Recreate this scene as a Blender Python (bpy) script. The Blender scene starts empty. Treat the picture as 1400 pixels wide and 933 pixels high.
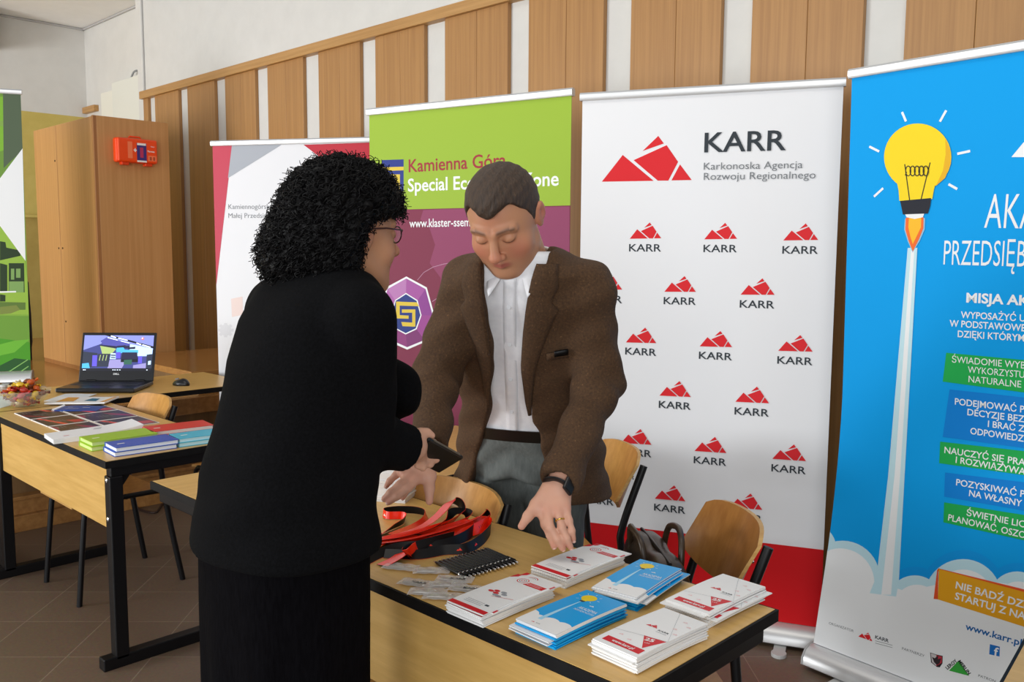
import bpy, bmesh, math, random
import numpy as np
from mathutils import Vector, Matrix
from mathutils.geometry import tessellate_polygon
random.seed(7)
rng = np.random.default_rng(7)
SC = bpy.context.scene
COL = SC.collection
PI = math.pi
# ------------------------------------------------------------------ camera
FPX, PITCH, ROLL, YAW, CAMH = 1212.34, 0.1011, 0.0064, 0.7701, 1.5001
cF = np.array([-math.sin(YAW)*math.cos(PITCH), math.cos(YAW)*math.cos(PITCH), -math.sin(PITCH)])
cR = np.array([math.cos(YAW), math.sin(YAW), 0.0])
cU = np.cross(cR, cF)
_c, _s = math.cos(ROLL), math.sin(ROLL)
cR, cU = _c*cR + _s*cU, -_s*cR + _c*cU
cC = np.array([0.0, 0.0, CAMH])
cam = bpy.data.cameras.new('camera')
cam.sensor_width = 36.0
cam.lens = FPX/1400*36.0
cam.clip_start = 0.05
camo = bpy.data.objects.new('camera', cam)
COL.objects.link(camo)
m = Matrix.Identity(4)
for i in range(3):
    m[i][0], m[i][1], m[i][2], m[i][3] = cR[i], cU[i], -cF[i], cC[i]
camo.matrix_world = m
SC.camera = camo
# where a sight line through a measured picture point meets a plane of the room
def ray(u, v): return cF + cR*(u-700)/FPX - cU*(v-466.5)/FPX
def plane_hit(u, v, n, d):
    r = ray(u, v); n = np.array(n, float)
    return cC + r*((d - n@cC)/(n@r))
def Zp(u, v, z=0.0): return plane_hit(u, v, (0, 0, 1), z)
def Yp(u, v, y): return plane_hit(u, v, (0, 1, 0), y)
def Xp(u, v, x): return plane_hit(u, v, (1, 0, 0), x)
def Dp(u, v, d): return cC + ray(u, v)*d
# ------------------------------------------------------------------ light
w = bpy.data.worlds.new('world'); SC.world = w; w.use_nodes = True
bg = w.node_tree.nodes['Background']
bg.inputs[0].default_value = (0.93, 0.96, 1.0, 1); bg.inputs[1].default_value = 0.40
def area(name, loc, target, sx, sy, power, col):
    l = bpy.data.lights.new(name, 'AREA'); l.shape = 'RECTANGLE'; l.size = sx; l.size_y = sy
    l.energy = power; l.color = col
    o = bpy.data.objects.new(name, l); COL.objects.link(o); o.location = loc
    o.rotation_euler = (Vector(target)-Vector(loc)).to_track_quat('-Z', 'Y').to_euler()
    return o
area('window_light', (-3.6, -4.4, 1.75), (-2.2, 3.0, 1.1), 6.5, 2.3, 165, (0.95, 0.98, 1.0))
area('window_light', (2.4, -3.4, 1.8), (-1.6, 2.3, 0.8), 4.5, 2.4, 250, (0.95, 0.98, 1.0))
area('stage_fill_light', (-6.5, -4.6, 1.3), (-8.2, 2.2, 3.2), 2.4, 2.0, 520, (0.95, 0.98, 1.0))  # unseen fill added to brighten the stage walls and ceiling
area('ceiling_light', (-1.6, 0.6, 4.2), (-1.6, 1.2, 0), 4.0, 1.4, 55, (1.0, 0.96, 0.88))
SC.view_settings.view_transform = 'Standard'
SC.view_settings.look = 'None'
SC.view_settings.exposure = -0.3
SC.view_settings.gamma = 1.0
SC.view_settings.use_curve_mapping = False
# ------------------------------------------------------------------ materials
def lin(h):
    if isinstance(h, str):
        h = h.lstrip('#'); c = [int(h[i:i+2], 16)/255 for i in (0, 2, 4)]
    else: c = [x/255 for x in h]
    return tuple((x/12.92 if x <= .04045 else ((x+.055)/1.055)**2.4) for x in c) + (1.0,)
MATS = {}
def mat(name, col, rough=.5, metal=0., spec=.5, emit=0., alpha=1., trans=0., coat=0.):
    if name in MATS: return MATS[name]
    m = bpy.data.materials.new(name); m.use_nodes = True
    b = m.node_tree.nodes['Principled BSDF']
    c = lin(col)
    b.inputs['Base Color'].default_value = c
    b.inputs['Roughness'].default_value = rough
    b.inputs['Metallic'].default_value = metal
    b.inputs['Specular IOR Level'].default_value = spec
    b.inputs['Alpha'].default_value = alpha
    b.inputs['Transmission Weight'].default_value = trans
    b.inputs['Coat Weight'].default_value = coat
    if emit:
        b.inputs['Emission Color'].default_value = c
        b.inputs['Emission Strength'].default_value = emit
    MATS[name] = m
    return m
def grain(name, c1, c2, scale=(30, 30, 2), rough=.45, bump=.05, detail=6, nscale=1.0, spec=.5, c3=None):
    """wood, cloth, plaster: a stretched noise between two colours, with a little bump"""
    m = mat(name, c1, rough, spec=spec)
    nt = m.node_tree; N = nt.nodes; L = nt.links; b = N['Principled BSDF']
    tc = N.new('ShaderNodeTexCoord'); mp = N.new('ShaderNodeMapping')
    mp.inputs['Scale'].default_value = scale
    L.new(tc.outputs['Object'], mp.inputs['Vector'])
    nz = N.new('ShaderNodeTexNoise'); nz.inputs['Scale'].default_value = nscale
    nz.inputs['Detail'].default_value = detail; nz.inputs['Roughness'].default_value = .62
    L.new(mp.outputs['Vector'], nz.inputs['Vector'])
    cr = N.new('ShaderNodeValToRGB')
    cr.color_ramp.elements[0].position = .34; cr.color_ramp.elements[1].position = .66
    cr.color_ramp.elements[0].color = lin(c1); cr.color_ramp.elements[1].color = lin(c2)
    if c3:
        e = cr.color_ramp.elements.new(.72); e.color = lin(c3)
    L.new(nz.outputs['Fac'], cr.inputs['Fac']); L.new(cr.outputs['Color'], b.inputs['Base Color'])
    if bump:
        bp = N.new('ShaderNodeBump'); bp.inputs['Strength'].default_value = bump; bp.inputs['Distance'].default_value = .01
        L.new(nz.outputs['Fac'], bp.inputs['Height']); L.new(bp.outputs['Normal'], b.inputs['Normal'])
    return m
WHITE_WALL = grain('white_plaster', '#d0cec9', '#d5d3ce', (6, 6, 6), .85, .04)
YELLOW_WALL = grain('yellow_plaster', '#c2ae5c', '#cbb766', (6, 6, 6), .8, .04)
OLIVE_WALL = grain('olive_plaster', '#a8914a', '#b29b53', (6, 6, 6), .8, .04)
PANEL = grain('veneer_panel', '#9f7242', '#b0824d', (60, 60, 1.2), .42, .03)
PANELDARK = grain('veneer_trim', '#a97c46', '#bd9159', (1.5, 60, 60), .45, .03)
CABWOOD = grain('cabinet_veneer', '#b98650', '#c6945e', (50, 50, 1.0), .42, .02)
CABDARK = grain('cabinet_edge', '#946238', '#a87342', (50, 50, 1.0), .45, .02)
STAGEWOOD = grain('stage_boards', '#96683a', '#b0804a', (2, 30, 30), .3, .03)
STAGEFLOOR = grain('stage_floor', '#9a6b38', '#b5824a', (25, 2, 25), .18, .02)
STAGEPANEL = grain('stage_panel', '#705434', '#84653f', (30, 14, 1), .5, .03)
DESKWOOD = grain('desk_laminate', '#cba058', '#dab068', (4, 50, 50), .33, .02)
PLYWOOD = grain('chair_plywood', '#b07a3a', '#c38d4a', (50, 50, 3), .33, .02)
PLYEDGE = grain('plywood_edge', '#d3aa6a', '#b88746', (3, 3, 200), .5, .02)
PLYDARK = grain('dark_plywood', '#8f5c28', '#a06c34', (45, 45, 3), .33, .02)
BLACKMETAL = mat('black_painted_steel', '#0b0a0c', .45, spec=.3)
BLACKEDGE = grain('black_edging', '#0a090a', '#121112', (20, 20, 20), .6, .02, spec=.2)
STEEL = mat('steel', '#c8c8c8', .25, 1.0)
ALU = mat('brushed_aluminium', '#d7d7d7', .38, .55)
PAPERW = mat('white_paper', '#ecebe9', .6)
# ------------------------------------------------------------------ mesh helpers
def Rz(a): return Matrix.Rotation(a, 3, 'Z')
class MB:
    def __init__(s): s.v = []; s.f = []; s.m = []
    def add(s, vs, fs, mi=0):
        n = len(s.v); s.v += [tuple(float(c) for c in p) for p in vs]
        s.f += [tuple(i+n for i in f) for f in fs]; s.m += [mi]*len(fs); return s
    def box(s, c, d, R=None, mi=0):
        vs = []
        for sz in (-.5, .5):
            for sx, sy in ((-.5, -.5), (.5, -.5), (.5, .5), (-.5, .5)):
                p = Vector((sx*d[0], sy*d[1], sz*d[2]))
                if R is not None: p = R @ p
                vs.append(p + Vector(c))
        return s.add(vs, [(3, 2, 1, 0), (4, 5, 6, 7), (0, 1, 5, 4), (1, 2, 6, 5), (2, 3, 7, 6), (3, 0, 4, 7)], mi)
    def bx(s, x0, x1, y0, y1, z0, z1, mi=0):
        return s.box(((x0+x1)/2, (y0+y1)/2, (z0+z1)/2), (abs(x1-x0), abs(y1-y0), abs(z1-z0)), None, mi)
    def tube(s, pts, r, n=10, mi=0, caps=True, flat=1.0, up=None):
        pts = [Vector(p) for p in pts]; k = len(pts)
        rs = r if isinstance(r, (list, tuple)) else [r]*k
        t0 = (pts[1]-pts[0]).normalized()
        a = Vector(up) if up is not None else (Vector((0, 0, 1)) if abs(t0.z) < .9 else Vector((1, 0, 0)))
        nrm = (a - t0*a.dot(t0)).normalized(); vs = []
        for i in range(k):
            t = (pts[min(i+1, k-1)] - pts[max(i-1, 0)]).normalized()
            nrm = (nrm - t*nrm.dot(t)).normalized(); bn = t.cross(nrm)
            for j in range(n):
                an = 2*PI*j/n
                vs.append(pts[i] + nrm*(math.cos(an)*rs[i]*flat) + bn*(math.sin(an)*rs[i]))
        fs = [(i*n+j, i*n+(j+1) % n, (i+1)*n+(j+1) % n, (i+1)*n+j) for i in range(k-1) for j in range(n)]
        if caps: fs += [tuple(range(n))[::-1], tuple(range((k-1)*n, k*n))]
        return s.add(vs, fs, mi)
    def lathe(s, prof, n=24, c=(0, 0, 0), mi=0, M=None):
        vs = []; k = len(prof)
        for r, z in prof:
            for j in range(n):
                p = Vector((r*math.cos(2*PI*j/n), r*math.sin(2*PI*j/n), z))
                if M is not None: p = M @ p
                vs.append(p + Vector(c))
        fs = [(i*n+j, i*n+(j+1) % n, (i+1)*n+(j+1) % n, (i+1)*n+j) for i in range(k-1) for j in range(n)]
        fs += [tuple(range(n))[::-1], tuple(range((k-1)*n, k*n))]
        return s.add(vs, fs, mi)
    def prism(s, poly, h0, h1, fn, mi=0):
        """poly: 2-D outline; fn(a, b, h) -> xyz"""
        n = len(poly)
        vs = [fn(a, b, h0) for a, b in poly] + [fn(a, b, h1) for a, b in poly]
        tr = tessellate_polygon([[Vector((a, b, 0)) for a, b in poly]])
        fs = [tuple(t)[::-1] for t in tr] + [tuple(i+n for i in t) for t in tr]
        fs += [(i, (i+1) % n, n+(i+1) % n, n+i) for i in range(n)]
        return s.add(vs, fs, mi)
    def grid(s, nu, nv, fn, mi=0, thick=None):
        vs = [fn(i/nu, j/nv) for j in range(nv+1) for i in range(nu+1)]
        fs = [(j*(nu+1)+i, j*(nu+1)+i+1, (j+1)*(nu+1)+i+1, (j+1)*(nu+1)+i) for j in range(nv) for i in range(nu)]
        return s.add(vs, fs, mi)
    def ribbon(s, pts, width, thick, rolls, mi_top=0, mi_bot=1, up0=(0, 0, 1)):
        pts = [Vector(p) for p in pts]; k = len(pts); vs = []
        for i in range(k):
            t = (pts[min(i+1, k-1)] - pts[max(i-1, 0)]).normalized()
            side = t.cross(Vector(up0)).normalized(); nn = side.cross(t).normalized()
            a = rolls[i]
            sd = side*math.cos(a) + nn*math.sin(a); n2 = nn*math.cos(a) - side*math.sin(a)
            for a1, b1 in ((-.5, .5), (.5, .5), (.5, -.5), (-.5, -.5)):
                vs.append(pts[i] + sd*(a1*width) + n2*(b1*thick))
        for i in range(k-1):
            for j in range(4):
                q = [(i*4+j), (i*4+(j+1) % 4), ((i+1)*4+(j+1) % 4), ((i+1)*4+j)]
                s.add([], [], 0); s.f.append(tuple(len(s.v)+x for x in q)); s.m.append(mi_bot if j == 2 else mi_top)
        s.v += [tuple(p) for p in vs]
        return s
    def obj(s, name, mats, parent=None, loc=(0, 0, 0), smooth=None, bevel=0, off=None, recalc=True, seg=2):
        me = bpy.data.meshes.new(name)
        vs = s.v
        if off is not None: vs = [(a-off[0], b-off[1], c-off[2]) for a, b, c in vs]
        me.from_pydata(vs, [], s.f)
        if not isinstance(mats, (list, tuple)): mats = [mats]
        for m_ in mats: me.materials.append(m_)
        me.polygons.foreach_set('material_index', s.m)
        if recalc:
            b = bmesh.new(); b.from_mesh(me); bmesh.ops.recalc_face_normals(b, faces=b.faces); b.to_mesh(me); b.free()
        if smooth is not None:
            me.polygons.foreach_set('use_smooth', [True]*len(me.polygons))
            me.set_sharp_from_angle(angle=math.radians(smooth))
        me.update()
        o = bpy.data.objects.new(name, me); COL.objects.link(o); o.location = loc
        if parent is not None: o.parent = parent
        if bevel:
            bm_ = o.modifiers.new('bevel', 'BEVEL'); bm_.width = bevel; bm_.segments = seg; bm_.limit_method = 'ANGLE'
            bm_.angle_limit = math.radians(40)
        return o
def tag(o, label=None, cat=None, group=None, kind=None):
    if label: o['label'] = label
    if cat: o['category'] = cat
    if group: o['group'] = group
    if kind: o['kind'] = kind
    return o
def thing(name, label, cat, loc=(0, 0, 0), rotz=0., group=None):
    o = bpy.data.objects.new(name, None); COL.objects.link(o); o.empty_display_size = .05
    o.location = loc; o.rotation_euler = (0, 0, rotz)
    return tag(o, label, cat, group)
def struct(o): o['kind'] = 'structure'; return o
def dup(root, loc=None, rot=None, label=None, group=None):
    r = root.copy(); COL.objects.link(r)
    if loc is not None: r.location = loc
    if rot is not None: r.rotation_euler = rot
    if label: r['label'] = label
    if group: r['group'] = group
    for ch in list(root.children):
        c = ch.copy(); COL.objects.link(c); c.parent = r
        for g in list(ch.children):
            d = g.copy(); COL.objects.link(d); d.parent = c
    return r
def arc(c, r, a0, a1, n, fn):
    return [fn(c, r, a0+(a1-a0)*i/n) for i in range(n+1)]
def smooth_path(pts, n=8):
    """Catmull-Rom through the points"""
    P = [np.array(p, float) for p in pts]; P = [2*P[0]-P[1]] + P + [2*P[-1]-P[-2]]; out = []
    for i in range(1, len(P)-2):
        for k in range(n):
            t = k/n
            out.append(.5*((2*P[i]) + (-P[i-1]+P[i+1])*t + (2*P[i-1]-5*P[i]+4*P[i+1]-P[i+2])*t*t + (-P[i-1]+3*P[i]-3*P[i+1]+P[i+2])*t**3))
    out.append(P[-2]); return out
# ------------------------------------------------------------------ prints (flat artwork on banners, leaflets, signs)
_TC = {}
def text_geo(txt, bold=0.0):
    key = (txt, bold)
    if key in _TC: return _TC[key]
    cu = bpy.data.curves.new('t', 'FONT'); cu.body = txt; cu.size = 1.0; cu.resolution_u = 3; cu.offset = bold
    ob = bpy.data.objects.new('t', cu); COL.objects.link(ob)
    dg = bpy.context.evaluated_depsgraph_get(); me = bpy.data.meshes.new_from_object(ob.evaluated_get(dg))
    V = [(v.co.x, v.co.y) for v in me.vertices]; F = [tuple(p.vertices) for p in me.polygons]
    bpy.data.objects.remove(ob); bpy.data.curves.remove(cu); bpy.data.meshes.remove(me)
    _TC[key] = (V, F); return _TC[key]
_H = text_geo('H'); CAPH = max(y for x, y in _H[0])
class Print:
    STEP = .00003/.0007
    def __init__(s): s.items = []
    def poly(s, pts, mi, layer=1):
        tr = tessellate_polygon([[Vector((a, b, 0)) for a, b in pts]])
        s.items.append((list(pts), [tuple(t) for t in tr], mi, layer)); return s
    def circle(s, c, rx, ry, mi, layer=1, n=40, a0=0, a1=2*PI):
        return s.poly([(c[0]+rx*math.cos(a0+(a1-a0)*i/n), c[1]+ry*math.sin(a0+(a1-a0)*i/n)) for i in range(n)], mi, layer)
    def line(s, a, b, wd, mi, layer=1):
        d = np.array(b)-np.array(a); d = d/np.linalg.norm(d)*wd/2; n = np.array([-d[1], d[0]])
        return s.poly([tuple(np.array(a)-n), tuple(np.array(b)-n), tuple(np.array(b)+n), tuple(np.array(a)+n)], mi, layer)
    def text(s, txt, p0, p1, cap, mi, layer=1, bold=0.0):
        V, F = text_geo(txt, bold)
        x0 = min(x for x, y in V); x1 = max(x for x, y in V)
        d = np.array(p1, float)-np.array(p0, float); n = np.array([-d[1], d[0]])/np.linalg.norm(d)
        pts = [tuple(np.array(p0) + d*((x-x0)/(x1-x0)) + n*(y/CAPH*cap)) for x, y in V]
        s.items.append((pts, F, mi, layer)); return s
    def textw(s, txt, p0, cap, mi, layer=1, bold=0.0, sq=1.0, ang=0.0):
        V, F = text_geo(txt, bold); wd = (max(x for x, y in V)-min(x for x, y in V))/CAPH*cap*sq
        return s.text(txt, p0, (p0[0]+wd*math.cos(ang), p0[1]+wd*math.sin(ang)), cap, mi, layer, bold)
    def emit(s, mb, fn):
        for k, (pts, fs, mi, layer) in enumerate(sorted(s.items, key=lambda i: i[3])):
            mb.add([fn(a, b, 1+k*s.STEP) for a, b in pts], fs, mi)
LOGO = [[(150, 590), (250, 462), (398, 586)], [(302, 487), (460, 415), (515, 495), (468, 585), (418, 585)],
        [(345, 443), (420, 371), (447, 407)], [(524, 507), (580, 582), (483, 584)]]
def mountain(P, o, ax, wd, mi, layer=1, hs=1.0):
    """the red mountain mark, lower left corner o, along direction ax"""
    ax = np.array(ax, float); ax /= np.linalg.norm(ax); n = np.array([-ax[1], ax[0]])
    for q in LOGO:
        P.poly([tuple(np.array(o)+ax*((x-150)/430*wd)+n*((588-y)/430*wd*hs)) for x, y in q], mi, layer)
# ================================================================== the room
YW = 3.5          # panelled wall
XE = -9.6         # end wall behind the stage
def floor_material():
    m = mat('floor_tiles', '#7a6a5e', .42)
    nt = m.node_tree; N = nt.nodes; L = nt.links; b = N['Principled BSDF']
    tc = N.new('ShaderNodeTexCoord'); mp = N.new('ShaderNodeMapping')
    mp.inputs['Rotation'].default_value = (0, 0, math.radians(-45)); mp.inputs['Location'].default_value = (.02, -.0235, 0)
    L.new(tc.outputs['Object'], mp.inputs['Vector'])
    br = N.new('ShaderNodeTexBrick'); br.offset = 0; br.squash = 1
    br.inputs['Scale'].default_value = 1; br.inputs['Mortar Size'].default_value = .0022
    br.inputs['Mortar Smooth'].default_value = .4
    br.inputs['Brick Width'].default_value = .3135; br.inputs['Row Height'].default_value = .3135
    br.inputs['Color1'].default_value = lin('#665445'); br.inputs['Color2'].default_value = lin('#6f5c4c')
    br.inputs['Mortar'].default_value = lin('#8c7c6a')
    L.new(mp.outputs['Vector'], br.inputs['Vector'])
    nz = N.new('ShaderNodeTexNoise'); nz.inputs['Scale'].default_value = 90; nz.inputs['Detail'].default_value = 5
    L.new(tc.outputs['Object'], nz.inputs['Vector'])
    mx = N.new('ShaderNodeMix'); mx.data_type = 'RGBA'; mx.blend_type = 'OVERLAY'; mx.inputs[0].default_value = .35
    L.new(br.outputs['Color'], mx.inputs[6]); L.new(nz.outputs['Color'], mx.inputs[7]); L.new(mx.outputs[2], b.inputs['Base Color'])
    return m
struct(MB().bx(-10.2, 4.5, -5, YW, -.08, 0).obj('floor', floor_material()))
wr = struct(MB().bx(-7.93, 4.5, YW, YW+.25, 0, 5.2).obj('wall_right', WHITE_WALL))
ws = [(-7.837, -7.70), (-7.248, -7.093), (-6.634, -6.468), (-6.019, -5.847), (-5.382, -5.197), (-4.731, -4.571), (-4.1, -3.919),
      (-3.413, -3.262), (-2.765, -2.602), (-2.118, -1.969), (-1.491, -1.331), (-.86, -.70), (-.22, -.06), (.42, .58), (1.06, 1.22), (1.7, 1.86)]
edges = [-7.93] + [e for p in ws for e in p] + [2.34]
ZT = 2.86
for i in range(0, len(edges), 2):
    a, b = edges[i], edges[i+1]
    mb = MB()
    if b-a > .3:
        k = a + (b-a)*.52
        mb.bx(a, k-.0006, YW-.028, YW, 0, ZT-.03); mb.bx(k+.0006, b, YW-.028, YW, 0, ZT-.03)
    else: mb.bx(a, b, YW-.028, YW, 0, ZT-.03)
    mb.obj('wood_panel', PANEL, wr, bevel=.003)
struct(MB().bx(-7.95, 4.5, YW-.055, YW+.01, ZT-.045, ZT+.02).obj('trim_1', PANELDARK, bevel=.004))
struct(MB().bx(-8.05, -7.94, YW-.02, YW+.2, 0, 5.2).obj('trim_2', WHITE_WALL, bevel=.01))      # corner pilaster by the stage
YR = 3.62
struct(MB().bx(XE, -8.05, YR, YR+.2, 0, 5.2).obj('wall_stage_side', WHITE_WALL))
struct(MB().bx(XE, -9.3, YR-.05, YR, 2.87, 2.93).obj('trim_3', PANELDARK, bevel=.004))
mb = MB().bx(XE-.2, XE, -5, YR+.2, 2.835, 5.2, 0).bx(XE-.2, XE, -5, YR+.2, 1.80, 2.835, 1).bx(XE-.2, XE, -5, YR+.2, 0, 1.80, 2)
we = struct(mb.obj('wall_end', [WHITE_WALL, YELLOW_WALL, OLIVE_WALL]))
MB().bx(XE, XE+.03, -5, YR, 1.80, 1.83).obj('dado_rail', YELLOW_WALL, we, bevel=.004)
struct(MB().bx(XE, -7.95, -5, YR, 3.72, 3.9).obj('ceiling', grain('ceiling_white', '#f0efec', '#f4f3f0', (6, 6, 6), .85, .03)))
struct(MB().bx(XE, XE+.02, -5, YR, 3.70, 3.716).bx(XE, -8.05, YR-.02, YR, 3.70, 3.716).obj('trim_4', mat('grey_moulding', '#b6b4b2', .7)))  # thin grey strip where the stage walls meet the ceiling
# stage with its stepped front
HS = .6
st = struct(MB().bx(XE, -5.12, -5, YW-.03, HS-.04, HS, 0).bx(XE, -5.15, -5, YW-.03, 0, HS-.04, 1).obj('stage', [STAGEFLOOR, STAGEPANEL]))
MB().bx(-5.15, -5.05, -5, YW-.03, 0, .085).bx(-5.15, -5.085, -5, YW-.03, .085, .18).bx(-5.15, -5.07, -5, YW-.03, .165, .185).obj('stage_plinth', STAGEWOOD, st, bevel=.003)
MB().bx(-5.15, -5.10, -5, YW-.03, .50, .60).obj('stage_nosing', STAGEWOOD, st, bevel=.004)
# low wooden platform against the wall
tag(MB().bx(-6.30, -5.16, 2.50, YW-.10, HS+.11, HS+.15, 0).bx(-6.26, -5.2, 2.56, YW-.1, HS, HS+.11, 1).obj('platform', [STAGEFLOOR, STAGEPANEL], bevel=.003),
    'low glossy wooden platform on the stage right of the tall cabinet', 'platform')
# white wall box and hook high by the corner
t = thing('wall_duct', 'white boxed duct on the wall above the cabinet, left of the corner', 'duct', (-8.4, YR, 2.7))
MB().bx(-.32, .28, -.10, 0, -.6, .36).obj('casing', mat('duct_white', '#dcdcd2', .6), t, bevel=.006)
MB().bx(-.74, -.34, -.04, 0, -.6, .32).obj('cover', mat('duct_cream', '#e2e0d4', .6), t, bevel=.006)
tag(MB().tube(smooth_path([(-8.33, YR-.005, 3.14), (-8.36, YR-.04, 3.12), (-8.40, YR-.05, 3.04), (-8.36, YR-.04, 2.97), (-8.33, YR-.01, 2.98)], 5), .009, 8).obj('cable_hook', mat('hook_grey', '#8a8a88', .5), smooth=60),
    'small grey cable hook on the white wall above the duct', 'hook')
t = thing('loudspeaker', 'dark blue box hung high on the end wall at the left picture edge', 'loudspeaker', (XE+.16, 2.70, 3.36))
MB().bx(-.15, .15, -.22, .03, 0, .33).obj('cabinet', mat('navy_casing', '#1c1a33', .5), t, bevel=.012)
MB().bx(.15, .158, -.19, 0, .03, .30).obj('grille', mat('speaker_cloth', '#14131f', .8), t, bevel=.003)
MB().bx(-.16, -.15, -.14, -.05, .15, .35).obj('bracket', BLACKMETAL, t)
# ------------------------------------------------------------------ tall cabinet on the stage
CX0, CX1, CY0, CY1, CZ = -7.585, -6.39, 2.447, 2.975, 2.412
t = thing('cabinet', 'tall brown veneer cabinet on the stage carrying an orange first aid box', 'cabinet', (CX0, CY0, HS))
W, Dp_, H = CX1-CX0, CY1-CY0, CZ-HS
MB().bx(.0, W, .02, Dp_, 0.0, H).obj('carcass', CABWOOD, t, bevel=.002)
MB().bx(.475-.004, .475+.004, .004, .02, .03, H-.004).obj('door_gap_shade', mat('gap_shade', '#2c1c10', .8), t)  # dark strip standing in for the shade between the two doors
sx = .475
MB().bx(.002, sx-.004, 0, .02, .03, H-.004).obj('door', CABWOOD, t, bevel=.0025)
MB().bx(sx+.004, W-.03, 0, .02, .03, H-.004).obj('door', CABWOOD, t, bevel=.0025)
MB().bx(W-.028, W, -.004, .022, 0, H).obj('corner_strip', CABDARK, t, bevel=.003)
MB().bx(0, W, .004, .02, 0, .03).obj('plinth', CABDARK, t)
for xx, zz in ((.44, .9), (.52, .9), (.44, 1.55), (.52, .35)):
    MB().tube([(xx, .001, zz), (xx, -.004, zz)], .007, 10).obj('lock', mat('lock_dark', '#4a3018', .5), t, smooth=40)
# first aid box on the cabinet's end
t = thing('first_aid_box', 'bright orange first aid box with a purple label hung on the cabinet end', 'first aid box', (CX1, 2.569, 2.09))
OR = mat('orange_plastic', '#f0480c', .35)
MB().bx(0.002, .055, 0, .288, .012, .182).obj('body', OR, t, bevel=.014, seg=3)
mb = MB().bx(.055, .082, .004, .284, .014, .18)
mb.obj('lid', OR, t, bevel=.012, seg=3)
for y in (.06, .225): MB().bx(.02, .07, y-.025, y+.025, -.006, .014).obj('latch', mat('orange_dark', '#d83a08', .4), t, bevel=.004)
MB().tube([(.03, .10, .182), (.03, .11, .196), (.03, .18, .196), (.03, .19, .182)], .006, 8).obj('handle', OR, t, smooth=50)
P = Print(); 
P.poly([(.136, .018), (.204, .018), (.204, .15), (.136, .15)], 0, 1)
P.poly([(.139, .135), (.201, .135), (.201, .150), (.139, .150)], 1, 2).poly([(.136, .018), (.204, .018), (.204, .03), (.136, .03)], 1, 2)
P.poly([(.158, .05), (.182, .05), (.182, .12), (.158, .12)], 2, 2)
P.poly([(.113, .095), (.135, .095), (.135, .102), (.113, .102)], 1, 2).poly([(.1205, .086), (.1275, .086), (.1275, .112), (.1205, .112)], 1, 2)
P.poly([(.215, .03), (.275, .03), (.275, .068), (.215, .068)], 3, 1).poly([(.225, .035), (.24, .035), (.24, .06), (.225, .06)], 4, 2).poly([(.25, .035), (.265, .035), (.265, .06), (.25, .06)], 4, 2)
P.poly([(.072, .04), (.105, .04), (.105, .155), (.072, .155)], 3, 1)
P.text('Pierwsza', (.212, .092), (.262, .092), .012, 1, 1, .02).text('Pomoc', (.236, .128), (.262, .128), .008, 1, 1, .02)
mb = MB(); P.emit(mb, lambda a, b, l: (.082+.0008*l, a, b))
mb.obj('label', [mat('label_purple', '#3a2a78', .4), mat('label_white', '#efe9e6', .5), mat('label_red', '#b42a5a', .5), mat('label_pale', '#f57a4e', .5), mat('label_brown', '#b04a28', .5)], t, recalc=False)
# folded tripod in a black bag by the cabinet
t = thing('tripod_bag', 'black bag of folded stands leaning beside the cabinet', 'bag', (-7.78, 2.37, HS))
mb = MB(); mb.tube(smooth_path([(0, .0, 0.0), (.005, 0, .15), (0, 0, .45), (-.015, 0, .66), (-.01, 0, .70)], 4), [.05]*4+[.058]*4+[.055]*4+[.035]*5, 12)
mb.obj('bag', mat('black_nylon', '#0b0a0c', .7), t, smooth=50)
for dx, h in ((-.03, .83), (-.012, .87), (.01, .90), (.03, .86)):
    MB().tube([(dx*.6, 0, .6), (dx*1.2, 0, h)], .009, 8).obj('stand_tube', mat('brown_tube', '#3b2516', .5), t, smooth=50)
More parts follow.
